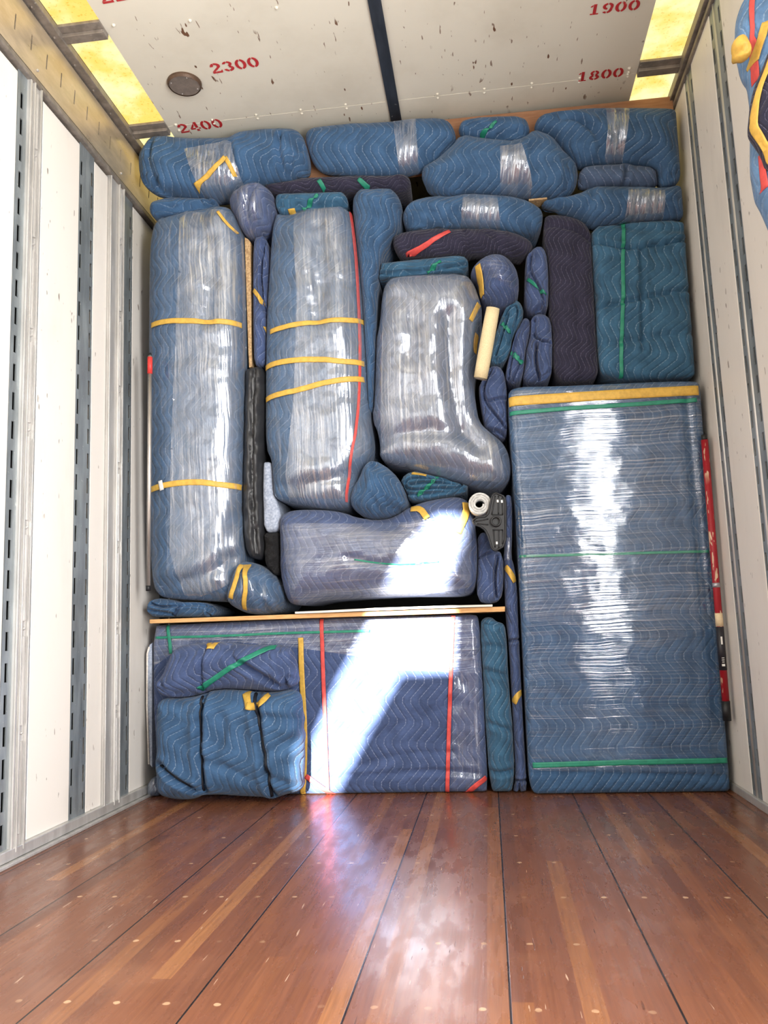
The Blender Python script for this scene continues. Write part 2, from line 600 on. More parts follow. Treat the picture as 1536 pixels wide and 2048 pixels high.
class Puff:
    """A stuffed, soft-edged body whose face outline is given; it has a rounded front, creases, sides and a back."""

    def __init__(self, name, outline, mat, off=None, T=0.05, R=0.06, back=0.25, res=0.011, wr=0.004, wr2=0.0015, creases=(), films=(),
                 uvrot=0.0, soft=1, grow=0.007, parent=None, y0=LOAD_Y, lean=LEAN, zmin=0.002, seed=None, xlim=(-1.455, 0.875)):
        if off is None:
            off = T - 0.05
        self.off, self.T, self.R, self.y0, self.lean = off, T, R, y0, lean
        self.wr, self.wr2 = wr, wr2
        self.seed = random.random() * 50 if seed is None else seed
        o2 = np.array([self.face_pt(p, off - T) for p in outline])
        o2 = chaikin(o2, soft)
        o2 = resample(o2, res)
        ar = 0.5 * np.sum(o2[:, 0] * np.roll(o2[:, 1], -1) - np.roll(o2[:, 0], -1) * o2[:, 1])
        if ar < 0:
            o2 = o2[::-1].copy()
        tan = np.roll(o2, -2, axis=0) - np.roll(o2, 2, axis=0)
        tan /= np.linalg.norm(tan, axis=1)[:, None] + 1e-9
        o2 = o2 + np.stack([tan[:, 1], -tan[:, 0]], axis=1) * grow
        o2[:, 1] = np.maximum(o2[:, 1], zmin)
        o2[:, 0] = np.clip(o2[:, 0], *xlim)
        o2 = resample(o2, res)
        root = parent.name if parent is not None else None
        lo_, hi_ = off - T - back, off
        for other, l2_, h2_, r2_ in TAKEN:
            if (root is not None and r2_ == root) or hi_ < l2_ + 0.002 or lo_ > h2_ - 0.002 or y0 != LOAD_Y:
                continue
            if (other.min(0) > o2.max(0) + 0.004).any() or (other.max(0) < o2.min(0) - 0.004).any():
                continue
            for _ in range(2):
                dd_, nr_ = seg_dist(o2, other)
                ins_ = inside(o2, other)
                dirv = np.where(ins_[:, None], nr_ - o2, o2 - nr_)
                dirv /= np.linalg.norm(dirv, axis=1)[:, None] + 1e-9
                fix = ins_ | (dd_ < 0.0024)
                o2 = np.where(fix[:, None], nr_ + dirv * 0.0028, o2)
        o2 = resample(o2, res)
        self.o2 = o2
        self.creases = [(chaikin([self.face_pt(p, off - T * 0.3) for p in c[0]], 2, False), c[1] * (1.15 if res > 0.005 else 0.9), c[2] * (1.45 if res > 0.005 else 2.2)) for c in creases]
        nb = len(o2)
        tan = np.roll(o2, -1, axis=0) - np.roll(o2, 1, axis=0)
        tan /= np.linalg.norm(tan, axis=1)[:, None] + 1e-9
        inn = np.stack([-tan[:, 1], tan[:, 0]], axis=1)
        pts = [o2]
        for k, th in enumerate((0.14, 0.3, 0.5, 0.75, 1.05)):
            dk = R * (1 - math.cos(th))
            c = o2 + inn * dk
            dist, _ = seg_dist(c, o2)
            ok = (dist > dk * 0.93) & inside(c, o2)
            pts.append(c[ok])
        lo, hi = o2.min(0), o2.max(0)
        gx = np.arange(lo[0], hi[0], res)
        gz = np.arange(lo[1], hi[1], res)
        g = np.stack(np.meshgrid(gx, gz), axis=-1).reshape(-1, 2)
        g = g + (np.random.RandomState(3).rand(*g.shape) - 0.5) * res * 0.3
        g = g[inside(g, o2)]
        dist, _ = seg_dist(g, o2)
        g = g[dist > max(R * (1 - math.cos(1.05)) + res * 0.4, res * 0.6)]
        pts.append(g)
        edges = [(i, (i + 1) % nb) for i in range(nb)]
        # film borders become edges of the mesh so that the film ends cleanly
        self.film_polys = []
        cnt = sum(len(p) for p in pts)
        for poly in films:
            if poly is None:
                self.film_polys.append(None)
                continue
            f2 = np.array([self.face_pt(p, off - T * 0.15) for p in poly])
            self.film_polys.append(f2)
            fr = resample(f2, res)
            ok = inside(fr, o2)
            dist, _ = seg_dist(fr, o2)
            ok &= dist > res * 0.4
            ids = np.full(len(fr), -1)
            ids[ok] = cnt + np.arange(ok.sum())
            pts.append(fr[ok])
            cnt += int(ok.sum())
            for i in range(len(fr)):
                j = (i + 1) % len(fr)
                if ids[i] >= 0 and ids[j] >= 0:
                    edges.append((int(ids[i]), int(ids[j])))
        allp = np.vstack(pts)
        r = delaunay_2d_cdt([Vector(p) for p in allp], edges, [], 0, 1e-7)
        v2 = np.array([tuple(v) for v in r[0]])
        orig = r[3]
        loop = {}
        for i, ol in enumerate(orig):
            for q in ol:
                if q < nb:
                    loop[q] = i
        tris = np.array([f for f in r[2] if len(f) == 3])
        cen = v2[tris].mean(1)
        keep = inside(cen, o2)
        tris = tris[keep]
        cen = cen[keep]
        Y = self.height(v2)
        verts = np.stack([v2[:, 0], Y, v2[:, 1]], axis=1)
        # texture coordinates: unrolled over the rounded edge
        d, nr = seg_dist(v2, o2)
        outw = nr - v2
        outw /= (np.linalg.norm(outw, axis=1)[:, None] + 1e-9)
        s = np.clip(1 - d / R, 0, 1)
        arc = T * np.arcsin(s) * 0.9 + R * s * 0.3
        uv = v2 + outw * np.maximum(arc - R * s, 0)[:, None] * 0.6
        on = np.array([loop[i] for i in range(nb)])
        uv[on] = o2 - inn * max(T * 0.5, 0)
        faces = [(int(a), int(b), int(c)) for a, b, c in tris]
        # orientation: front faces look towards -y
        f0 = verts[list(faces[0])]
        if np.cross(f0[1] - f0[0], f0[2] - f0[0])[1] > 0:
            faces = [(a, c, b) for a, b, c in faces]
        nfront = len(faces)
        base = on
        vlist, ulist = [verts], [uv]
        cur = base
        n0 = len(verts)
        prev = on
        for frac, inset in ((0.12, 0.0), (0.5, 0.002), (0.9, 0.006), (1.0, 0.02)):
            ring = verts[on].copy()
            ring[:, 1] += back * frac
            ring[:, 0] += inn[:, 0] * inset
            ring[:, 2] += inn[:, 1] * inset
            ring[:, 2] = np.maximum(ring[:, 2], zmin)
            vlist.append(ring)
            ulist.append(uv[on] - inn * back * frac)
            ids = n0 + np.arange(nb)
            n0 += nb
            for i in range(nb):
                j = (i + 1) % nb
                faces.append((int(prev[i]), int(prev[j]), int(ids[j]), int(ids[i])))
            prev = ids
        faces.append(tuple(int(i) for i in prev))
        self.verts = np.vstack(vlist)
        self.uv = np.vstack(ulist)
        c_, s_ = math.cos(uvrot), math.sin(uvrot)
        self.uvr = np.stack([self.uv[:, 0] * c_ - self.uv[:, 1] * s_ + self.seed, self.uv[:, 0] * s_ + self.uv[:, 1] * c_ + self.seed], axis=1)
        self.obj = mesh_obj(name, self.verts, faces, mat, parent, True, self.uvr)
        self.faces, self.nfront, self.cen = faces, nfront, cen
        TAKEN.append((o2, lo_, hi_, root or self.obj.name))
        bm = bmesh.new()
        bm.from_mesh(self.obj.data)
        bmesh.ops.recalc_face_normals(bm, faces=bm.faces)
        bm.to_mesh(self.obj.data)
        bm.free()

    def face_pt(self, p, off):
        q = at_load(p[0], p[1], off, self.y0, self.lean)
        return (q[0], q[2])

    def height(self, v2):
        d, _ = seg_dist(v2, self.o2)
        ins = inside(v2, self.o2)
        d = np.where(ins, d, 0.0)
        s = 1 - np.clip(d / self.R, 0, 1)
        t = self.T * np.sqrt(np.clip(1 - s * s, 0, 1))
        fade = np.clip(d / (self.R * 0.6), 0.0, 1)
        if self.wr > 0 or self.wr2 > 0:
            sd = self.seed
            nz = np.array([self.wr * (noise.noise((x * 7 + sd, z * 7, sd)) + 0.6 * noise.noise((x * 15, z * 15 + sd, 3.1))) * 1.6
                           + self.wr2 * 2.0 * noise.noise((x * 42, z * 42, sd)) for x, z in v2])
            t = t + nz * (0.25 + 0.75 * fade)
        for poly, w, dp in self.creases:
            dd, _ = seg_dist(v2, poly, False)
            t = t - dp * np.exp(-(dd / w) ** 2) + dp * 0.35 * np.exp(-((dd - 2.2 * w) / (1.4 * w)) ** 2)
        return self.y0 - self.lean * v2[:, 1] - (self.off - self.T) - t

    def on_surface(self, px):
        """points of the photograph, as points on this body's front"""
        out = np.array([at_load(p[0], p[1], self.off, self.y0, self.lean) for p in px])
        for _ in range(10):
            v2 = np.stack([out[:, 0], out[:, 2]], axis=1)
            Y = 0.5 * self.height(v2) + 0.5 * out[:, 1]
            for i, p in enumerate(px):
                d = ray(*p)
                q = d * (Y[i] / d[1])
                out[i] = (q[0], q[1], q[2] + CAM_H)
        return np.stack([out[:, 0], out[:, 2]], axis=1)

    def film(self, k, mat, name='stretch_wrap', off=0.005, sides=False, label=None):
        poly = self.film_polys[k]
        if poly is None:
            sel = list(range(self.nfront))
            if sides:
                nb = len(self.o2)
                sel += list(range(self.nfront, self.nfront + 2 * nb))
        else:
            ok = inside(self.cen, poly)
            sel = [int(i) for i in np.nonzero(ok)[0]]
        used = sorted({v for f in sel for v in self.faces[f]})
        mp = {v: i for i, v in enumerate(used)}
        nr = np.empty(len(self.obj.data.vertices) * 3, dtype=np.float32)
        self.obj.data.vertices.foreach_get('normal', nr)
        nr = nr.reshape(-1, 3)
        v2u = self.verts[used][:, [0, 2]]
        de, _ = seg_dist(v2u, self.o2)
        vs = self.verts[used] + nr[used] * (off * np.clip(de / 0.02, 0.12, 1.0))[:, None]
        uv = self.uv[used] + self.seed
        o = mesh_obj(name, vs, [tuple(mp[v] for v in self.faces[f]) for f in sel], mat, self.obj, True, uv)
        if label:
            o['label'] = label
        return o

    def strap(self, px, width, mat, name='strap', off=0.007, label=None, thick=0.0025, soft=1, wrap=0.0):
        c = self.on_surface(px)
        c = chaikin(c, soft, False) if len(c) > 2 else c
        c = resample(c, 0.008, False)
        t = np.gradient(c, axis=0)
        t /= np.linalg.norm(t, axis=1)[:, None] + 1e-9
        nrm = np.stack([-t[:, 1], t[:, 0]], axis=1)
        K_ = 5
        cols = []
        for k in range(K_):
            q = c + nrm * width * (k / (K_ - 1) - 0.5)
            dq, nq = seg_dist(q, self.o2)
            q = np.where(inside(q, self.o2)[:, None], q, nq)
            Y = self.height(q) - off
            cols.append(np.stack([q[:, 0], Y, q[:, 1]], axis=1))
        m = len(c)
        front = np.stack(cols, axis=1).reshape(-1, 3)
        backv = front + np.array([0, thick, 0])
        vs = np.vstack([front, backv])
        n_ = m * K_
        fs = []
        for i in range(m - 1):
            for k in range(K_ - 1):
                a = i * K_ + k
                fs.append((a, a + 1, a + K_ + 1, a + K_))
                fs.append((n_ + a, n_ + a + K_, n_ + a + K_ + 1, n_ + a + 1))
            for k in (0, K_ - 1):
                a = i * K_ + k
                fs.append((a, a + K_, n_ + a + K_, n_ + a) if k == 0 else (a, n_ + a, n_ + a + K_, a + K_))
        for i in (0, m - 1):
            for k in range(K_ - 1):
                a = i * K_ + k
                fs.append((a, n_ + a, n_ + a + 1, a + 1) if i == 0 else (a, a + 1, n_ + a + 1, n_ + a))
        o = mesh_obj(name, vs, fs, mat, self.obj, True)
        if label:
            o['label'] = label
        return o

    def cord(self, px, rad, mat, name='cord', label=None):
        c = self.on_surface(px)
        c = resample(chaikin(c, 2, False), 0.012, False)
        Y = self.height(c) - rad * 0.7
        o = tube(name, [(a, y, b) for (a, b), y in zip(c, Y)], rad, mat, self.obj, 10)
        if label:
            o['label'] = label
        return o


def bundle(name, label, cat, outline, mat, group=None, **kw):
    pf = Puff(name, outline, mat, **kw)
    tag(pf.obj, label, cat, group)
    return pf


def plate(name, outline2, y_front, depth, mat, parent=None, lean=LEAN, bevel=0.0):
    """a solid of constant thickness: outline in (x, z), front face at y_front - lean*z"""
    n_ = len(outline2)
    bm = bmesh.new()
    f = [bm.verts.new((x, y_front - lean * z, z)) for x, z in outline2]
    b = [bm.verts.new((x, y_front - lean * z + depth, z)) for x, z in outline2]
    bm.faces.new(f)
    bm.faces.new(b[::-1])
    for i in range(n_):
        j = (i + 1) % n_
        bm.faces.new((f[i], b[i], b[j], f[j]))
    if bevel > 0:
        bmesh.ops.recalc_face_normals(bm, faces=bm.faces)
        es = [e for e in bm.edges if all(v in f for v in e.verts)]
        bmesh.ops.bevel(bm, geom=es, offset=bevel, segments=2, affect='EDGES', profile=0.5)
    return bm_obj(name, bm, mat, parent)


def px2(pts, off):
    return [(q[0], q[2]) for q in (at_load(x, y, off) for x, y in pts)]

# ================================================================== the truck body
XL, XR, HC = -1.475, 0.90, 2.85
Y_END = 4.3

fl = box('floor', XL - 0.05, XR + 0.05, -3.0, Y_END, -0.05, 0.0, FLOOR)
tag(fl, kind='structure')
bk = box('wall_back', XL - 0.05, XR + 0.05, Y_END, Y_END + 0.04, 0.0, HC, DARK)
tag(bk, kind='structure')


def part(o, kind='structure'):
    o['kind'] = kind
    return o


def slotted(name, side_x, nx, y0, y1, z0, z1, cols, ztop, mat, parent, pitch=0.0953, sh=0.058, sw=0.016):
    """steel track with rows of punched slots; side_x: face, nx: +1 faces into the truck from the left wall"""
    ys = [y0]
    for c in cols:
        ys += [c - sw / 2, c + sw / 2]
    ys.append(y1)
    zs = [z0]
    z = ztop
    while z - pitch > z0 + 0.02:
        z -= pitch
    while z < z1 - 0.02:
        if z - sh > z0 + 0.005:
            zs += [z - sh, z]
        z += pitch
    zs.append(z1)
    bm = bmesh.new()
    grid = {}
    for i, yy in enumerate(ys):
        for j, zz in enumerate(zs):
            grid[i, j] = bm.verts.new((side_x, yy, zz))
    for i in range(len(ys) - 1):
        for j in range(len(zs) - 1):
            if i % 2 == 1 and j % 2 == 1:
                continue
            f = (grid[i, j], grid[i + 1, j], grid[i + 1, j + 1], grid[i, j + 1])
            bm.faces.new(f if nx < 0 else f[::-1])
    bm.normal_update()
    bmesh.ops.solidify(bm, geom=bm.faces[:], thickness=0.004)
    xa, xb = sorted((side_x - nx * 0.010, side_x - nx * 0.014))
    part(box('added_slot_liner', xa, xb, y0, y1, z0, z1, SLOT, parent))  # near-black liner added to keep the slots as dark as shade
    return bm_obj(name, bm, mat, parent)


# ---- left wall
wl = box('wall_left', XL - 0.05, XL - 0.022, -3.0, Y_END, 0.0, HC, SLOT)
tag(wl, kind='structure')
ZT = 2.565


def part(o, kind='structure'):
    o['kind'] = kind
    return o


for y0, y1 in ((-3.0, 1.25), (1.42, 2.375), (2.535, 2.803), (2.922, 3.042), (3.286, 3.60), (3.72, Y_END)):
    part(box('wall_panel', XL - 0.02, XL + 0.002, y0, y1, 0.045, ZT, WHITE, wl, 0.003))
part(box('steel_band', XL - 0.022, XL - 0.004, 3.60, 3.72, 0.045, ZT, GALV, wl))
for y0, y1, cols in ((2.377, 2.432, (2.402,)), (2.502, 2.533, (2.518,)), (2.805, 2.92, (2.820, 2.904)), (3.172, 3.284, (3.190, 3.264)), (1.25, 1.42, (1.28, 1.39))):
    part(slotted('slotted_track', XL - 0.002, 1, y0, y1, 0.045, ZT + 0.02, cols, 1.931, GALV, wl))
for y0, y1, rail in ((2.432, 2.502, 2.478), (3.045, 3.170, 3.146)):
    bm = bmesh.new()
    add_box(bm, XL - 0.02, XL + 0.010, y0, y1, 0.03, ZT + 0.02)
    add_box(bm, XL + 0.010, XL + 0.017, y0, y0 + 0.010, 0.03, ZT + 0.02, 0.002)
    add_box(bm, XL + 0.010, XL + 0.020, rail - 0.026, rail - 0.019, 0.03, ZT + 0.02, 0.002)
    add_box(bm, XL + 0.010, XL + 0.020, rail + 0.015, rail + 0.023, 0.03, ZT + 0.02, 0.002)
    z = 0.08
    while z < ZT - 0.2:
        add_tube(bm, [(XL + 0.012, rail - 0.002, z), (XL + 0.012, rail - 0.002, min(z + 0.275, ZT - 0.02))], 0.007, 8)
        m_ = Matrix.Translation((XL + 0.012, rail - 0.002, z + 0.299))
        bmesh.ops.create_icosphere(bm, subdivisions=1, radius=0.006, matrix=m_)
        z += 0.323
    part(bm_obj('wall_post', bm, ALU, wl))
bm = bmesh.new()
add_box(bm, XL - 0.02, XL + 0.018, -3.0, Y_END, 0.012, 0.045, 0.003)
add_box(bm, XL - 0.02, XL + 0.032, -3.0, Y_END, 0.0, 0.010, 0.002)
bl = bm_obj('baseboard_left', bm, ALU)
tag(bl, kind='structure')

# header along the top of the left wall with a row of short slots
bm = bmesh.new()
z0h, z1h, x0h, x1h = 2.615, 2.815, XL + 0.004, XL + 0.016
ys = [-3.0]
yy = 2.331 - 0.1003 * 53
while yy < Y_END - 0.05:
    if yy > -2.95:
        ys += [yy - 0.0035, yy + 0.0035]
    yy += 0.1003
ys.append(Y_END)
zs = [z0h, 2.685, 2.742, z1h]
g = {}
for i, a in enumerate(ys):
    for j, b in enumerate(zs):
        g[i, j] = bm.verts.new((x0h + (x1h - x0h) * (b - z0h) / (z1h - z0h), a, b))
for i in range(len(ys) - 1):
    for j in range(3):
        if i % 2 == 1 and j == 1:
            continue
        bm.faces.new((g[i, j], g[i, j + 1], g[i + 1, j + 1], g[i + 1, j]))
bm.normal_update()
bmesh.ops.solidify(bm, geom=bm.faces[:], thickness=0.004)
hd = bm_obj('trim_1', bm, COVE)
tag(hd, kind='structure')
bm = bmesh.new()
add_box(bm, XL - 0.02, XL + 0.014, -3.0, Y_END, ZT + 0.026, ZT + 0.040, 0.003)
add_box(bm, XL - 0.02, XL + 0.020, -3.0, Y_END, ZT + 0.010, ZT + 0.022, 0.003)
o = bm_obj('trim_2', bm, RAIL)
tag(o, kind='structure')
bm = bmesh.new()
add_box(bm, XL - 0.02, XL + 0.053, -3.0, Y_END, 2.822, HC, 0.003)
for k in range(20):
    bmesh.ops.create_icosphere(bm, subdivisions=1, radius=0.006, matrix=Matrix.Translation((XL + 0.03, 1.2 + 0.15 * k, 2.822)))
o = bm_obj('trim_3', bm, RAIL)
tag(o, kind='structure')

# ---- right wall (the open side door lies behind the camera, from y = -1.1 to 1.3)
wr = bpy.data.objects.new('wall_right', None)
COL.objects.link(wr)
tag(wr, kind='structure')
bm = bmesh.new()
add_box(bm, XR + 0.022, XR + 0.05, 1.3, Y_END, 0.0, HC)
add_box(bm, XR + 0.022, XR + 0.05, -3.0, -1.1, 0.0, HC)
add_box(bm, XR + 0.022, XR + 0.05, -1.1, 1.3, 2.35, HC)
part(bm_obj('wall_backing', bm, SLOT, wr))
ZTR = 2.80
for y0, y1, z0, z1 in ((3.172, 3.62, 0.03, ZTR), (2.80, 3.064, 0.03, ZTR), (1.3, 2.674, 0.03, ZTR), (3.70, Y_END, 0.03, ZTR), (-3.0, -1.1, 0.03, ZTR), (-1.1, 1.3, 2.36, ZTR)):
    part(box('wall_panel', XR - 0.004, XR + 0.02, y0, y1, z0, z1, WHITE, wr, 0.003))
part(box('steel_band', XR + 0.004, XR + 0.022, 3.62, 3.70, 0.03, ZTR, GALV, wr))
for y0, y1, cols, rod in ((3.064, 3.172, (3.080, 3.158), 3.122), (2.676, 2.80, (2.696, 2.786), 2.745)):
    part(slotted('slotted_track', XR + 0.002, -1, y0, y1, 0.03, ZTR, cols, 1.798, GALV, wr, 0.0940))
    part(tube('track_rod', [(XR + 0.001, rod, 0.03), (XR + 0.001, rod, ZTR)], 0.008, ALU, wr, 10))
o = box('baseboard_right', XR - 0.014, XR + 0.02, 1.3, Y_END, 0.0, 0.03, ALU, None, 0.003)
tag(o, kind='structure')
bm = bmesh.new()
add_box(bm, 0.873, XR + 0.02, -3.0, Y_END, 2.812, HC, 0.003)
add_box(bm, XR - 0.014, XR + 0.02, -3.0, Y_END, 2.785, 2.806, 0.003)
o = bm_obj('trim_4', bm, RAIL)
tag(o, kind='structure')

# ---- ceiling: two white sheets riveted along a seam, amber skylight strips at both sides
CX0, CX1 = -1.264, 0.714
bm = bmesh.new()
add_box(bm, CX0, CX1, -3.0, 3.1655, HC, HC + 0.02)
add_box(bm, CX0, CX1, 3.1675, Y_END, HC - 0.001, HC + 0.02)
for k in range(11):
    for dy in (-0.012, 0.014):
        bmesh.ops.create_icosphere(bm, subdivisions=2, radius=0.006, matrix=Matrix.Translation((-1.06 + 0.1935 * k, 3.167 + dy, HC)))
for x, y in ((-0.948, 2.585), (-0.627, 2.577), (-1.225, 2.56), (-1.225, 3.16), (-1.225, 3.20), (0.68, 3.13), (0.68, 3.165), (0.32, 2.6), (0.66, 2.55)):
    bmesh.ops.create_icosphere(bm, subdivisions=2, radius=0.007, matrix=Matrix.Translation((x, y, HC)))
ce = bm_obj('ceiling', bm, CEIL)
tag(ce, kind='structure')
for i, (x0, x1) in enumerate(((-1.424, CX0), (CX1, 0.875))):
    sk = box('window_%d' % (i + 1), x0, x1, -3.0, Y_END, HC + 0.004, HC + 0.010, SKY)
    tag(sk, kind='structure')
    bm = bmesh.new()
    for k in range(11):
        yc = 3.165 - 0.6 * k + (0.0 if i == 0 else -0.035)
        add_box(bm, x0, x1, yc - 0.038, yc + 0.038, HC - 0.008, HC + 0.003, 0.002)
        add_box(bm, x0, x1, yc - 0.004, yc + 0.036, HC - 0.022, HC - 0.008, 0.002)
    o = bm_obj('skylight_rib', bm, RAIL, sk)
    part(o)
o = box('trim_5', -0.304, -0.257, -3.0, 3.42, HC - 0.010, HC, DARKRAIL, None, 0.002)
tag(o, kind='structure')
o = box('trim_6', XL - 0.05, XR + 0.05, -3.0, Y_END, HC + 0.03, HC + 0.06, DARK)
tag(o, kind='structure')

# round flush lamp, switched off
t = bpy.data.objects.new('ceiling_lamp', None)
COL.objects.link(t)
t.location = (-1.09, 2.907, HC)
tag(t, 'round flush ceiling lamp with dull grey-brown cover beside the number 2300', 'lamp')
bm = bmesh.new()
bmesh.ops.create_cone(bm, cap_ends=True, segments=48, radius1=0.060, radius2=0.064, depth=0.014, matrix=Matrix.Translation((0, 0, -0.006)))
bm_obj('lamp_cover', bm, mat_plain('lamp_cover', lin((128, 116, 106)), 0.35, 0.2, 40, 0.05), t)
bm = bmesh.new()
for k in range(48):
    a0, a1 = 2 * math.pi * k / 48, 2 * math.pi * (k + 1) / 48
    q = [bm.verts.new((r_ * math.cos(a), r_ * math.sin(a), z_)) for a in (a0, a1) for r_, z_ in ((0.062, -0.016), (0.068, -0.008), (0.068, 0.0))]
    bm.faces.new((q[0], q[1], q[4], q[3]))
    bm.faces.new((q[1], q[2], q[5], q[4]))
bmesh.ops.remove_doubles(bm, verts=bm.verts, dist=1e-5)
bm_obj('lamp_rim', bm, mat_plain('lamp_rim', lin((92, 72, 58)), 0.5, 0.3), t)
for k in range(4):
    a = math.radians(30 + 90 * k)
    bm = bmesh.new()
    bmesh.ops.create_icosphere(bm, subdivisions=1, radius=0.003, matrix=Matrix.Translation((0.052 * math.cos(a), 0.052 * math.sin(a), -0.013)))
    bm_obj('lamp_screw', bm, ALU, t)


# stencilled numbers
def arcband(cx, cy, rx, ry, a0, a1, w, n=14, wv=None):
    wv = w * 0.75 if wv is None else wv
    out = []
    for i in range(n):
        for a, b in ((a0 + (a1 - a0) * i / n, a0 + (a1 - a0) * (i + 1) / n),):
            ca, sa, cb, sb = math.cos(math.radians(a)), math.sin(math.radians(a)), math.cos(math.radians(b)), math.sin(math.radians(b))
            out.append([(cx + rx * ca, cy + ry * sa), (cx + rx * cb, cy + ry * sb), (cx + (rx - w) * cb, cy + (ry - wv) * sb), (cx + (rx - w) * ca, cy + (ry - wv) * sa)])
    return out


def digit(ch):
    if ch == '0':
        return arcband(0.36, 0.5, 0.36, 0.5, 98, 262, 0.2) + arcband(0.36, 0.5, 0.36, 0.5, -82, 82, 0.2)
    if ch == '1':
        return [[(0.26, 0.0), (0.46, 0.0), (0.46, 1.0), (0.26, 1.0)], [(0.08, 0.74), (0.22, 0.8), (0.22, 0.95), (0.06, 0.8)], [(0.1, 0), (0.24, 0), (0.24, 0.1), (0.1, 0.1)], [(0.48, 0), (0.62, 0), (0.62, 0.1), (0.48, 0.1)]]
    if ch == '2':
        return arcband(0.34, 0.7, 0.32, 0.3, 186, 112, 0.2) + arcband(0.34, 0.7, 0.34, 0.3, 98, -30, 0.21) + \
            [[(0.62, 0.55), (0.46, 0.6), (0.03, 0.19), (0.24, 0.19)], [(0.02, 0.0), (0.68, 0.0), (0.68, 0.15), (0.02, 0.15)], [(0.6, 0.16), (0.7, 0.16), (0.7, 0.26), (0.64, 0.26)]]
    if ch == '3':
        return arcband(0.33, 0.74, 0.30, 0.26, 170, 100, 0.18) + arcband(0.33, 0.74, 0.32, 0.26, 85, -75, 0.19) + \
            arcband(0.33, 0.28, 0.35, 0.28, 75, -85, 0.2) + arcband(0.33, 0.28, 0.32, 0.28, -98, -175, 0.18)
    if ch == '4':
        return [[(0.40, 0.0), (0.6, 0.0), (0.6, 0.2), (0.40, 0.2)], [(0.40, 0.37), (0.6, 0.37), (0.6, 1.0), (0.44, 1.0), (0.40, 0.93)], [(0.35, 0.86), (0.35, 0.64), (0.2, 0.38), (0.02, 0.38), (0.02, 0.36)],
                [(0.02, 0.22), (0.37, 0.22), (0.37, 0.35), (0.02, 0.35)], [(0.63, 0.22), (0.74, 0.22), (0.74, 0.35), (0.63, 0.35)]]
    if ch == '8':
        return arcband(0.35, 0.74, 0.3, 0.26, 98, 250, 0.17) + arcband(0.35, 0.74, 0.3, 0.26, -70, 82, 0.17) + \
            arcband(0.35, 0.27, 0.35, 0.27, 105, 262, 0.19) + arcband(0.35, 0.27, 0.35, 0.27, -82, 75, 0.19)
    if ch == '9':
        return arcband(0.36, 0.68, 0.34, 0.32, 98, 262, 0.19) + arcband(0.36, 0.68, 0.34, 0.32, -20, 82, 0.19) + \
            [[(0.51, 0.55), (0.70, 0.6), (0.64, 0.35), (0.46, 0.3)]] + arcband(0.3, 0.38, 0.36, 0.38, -8, -82, 0.2) + arcband(0.3, 0.3, 0.28, 0.3, -98, -150, 0.17)
    return []


def number(txt, p0, p1, h, label):
    p0, p1 = np.array(p0), np.array(p1)
    u = p1 - p0
    L_ = np.linalg.norm(u)
    u = u / L_
    v = np.array([u[1], -u[0]])
    adv = L_ / (len(txt) - 0.08)
    bm = bmesh.new()
    for i, ch in enumerate(txt):
        for poly in digit(ch):
            vs = []
            for a, b in poly:
                q = p0 + u * (i * adv + a * adv * 1.2) + v * b * h
                vs.append(bm.verts.new((q[0], q[1], HC - 0.0022)))
            bm.faces.new(vs)
    bmesh.ops.remove_doubles(bm, verts=bm.verts, dist=1e-6)
    bmesh.ops.recalc_face_normals(bm, faces=bm.faces)
    r = bmesh.ops.extrude_face_region(bm, geom=bm.faces[:])
    for e in r['geom']:
        if isinstance(e, bmesh.types.BMVert):
            e.co.z += 0.001
    o = bm_obj('stencil_number', bm, NUM, ce)
    o['label'] = label


number('2300', (-0.958, 2.872), (-0.762, 2.862), 0.056, 'red stencilled number 2300')
number('2400', (-1.222, 3.222), (-1.022, 3.212), 0.062, 'red stencilled number 2400')
number('2200', (-1.215, 2.458), (-1.015, 2.448), 0.056, 'red stencilled number 2200')
number('1900', (0.480, 2.803), (0.662, 2.806), 0.050, 'red stencilled number 1900')
number('1800', (0.478, 3.176), (0.662, 3.176), 0.056, 'red stencilled number 1800')

# ---- added screen behind the camera, its gap shaped to throw the sun patch
hole_px = [(612, 1590), (614, 1500), (672, 1362), (745, 1228), (800, 1140), (845, 1075), (880, 1040), (938, 1040), (928, 1095), (905, 1155), (890, 1200), (909, 1226), (906, 1340), (800, 1346), (735, 1460), (667, 1590)]
sd = np.array(SUN_DIR)
outer = [(XL - 0.05, -0.05), (XR + 0.05, -0.05), (XR + 0.05, HC + 0.06), (XL - 0.05, HC + 0.06)]
hole = []
for x, y in hole_px:
    q = at_load(x, y, 0.0)
    q = q - sd / sd[1] * (q[1] + 3.0)
    hole.append((q[0], q[2]))
allv = [Vector(v) for v in outer + hole]
ne = len(outer)
eds = [(i, (i + 1) % ne) for i in range(ne)] + [(ne + i, ne + (i + 1) % len(hole)) for i in range(len(hole))]
r_ = delaunay_2d_cdt(allv, eds, [], 0, 1e-7)
fs = [f for f in r_[2] if not inside([np.mean([tuple(r_[0][i]) for i in f], axis=0)], hole)[0]]
o = mesh_obj('added_sun_screen', [(v[0], -3.0, v[1]) for v in r_[0]], fs, WHITE)
tag(o, kind='structure')

# ================================================================== the load
# ---- top row under the ceiling
q0, q1 = at_load(604, 262, -0.085), at_load(1342, 222, -0.085)
cs = plate('cardboard_sheet', [(-0.69, 2.60), (0.885, 2.60), (0.885, 2.83), (0.5, 2.832), (-0.1, 2.838), (-0.69, 2.828)], LOAD_Y + 0.115, 0.008, CARD)
tag(cs, 'brown cardboard sheet standing behind the top row of bundles at the white ceiling', 'cardboard')

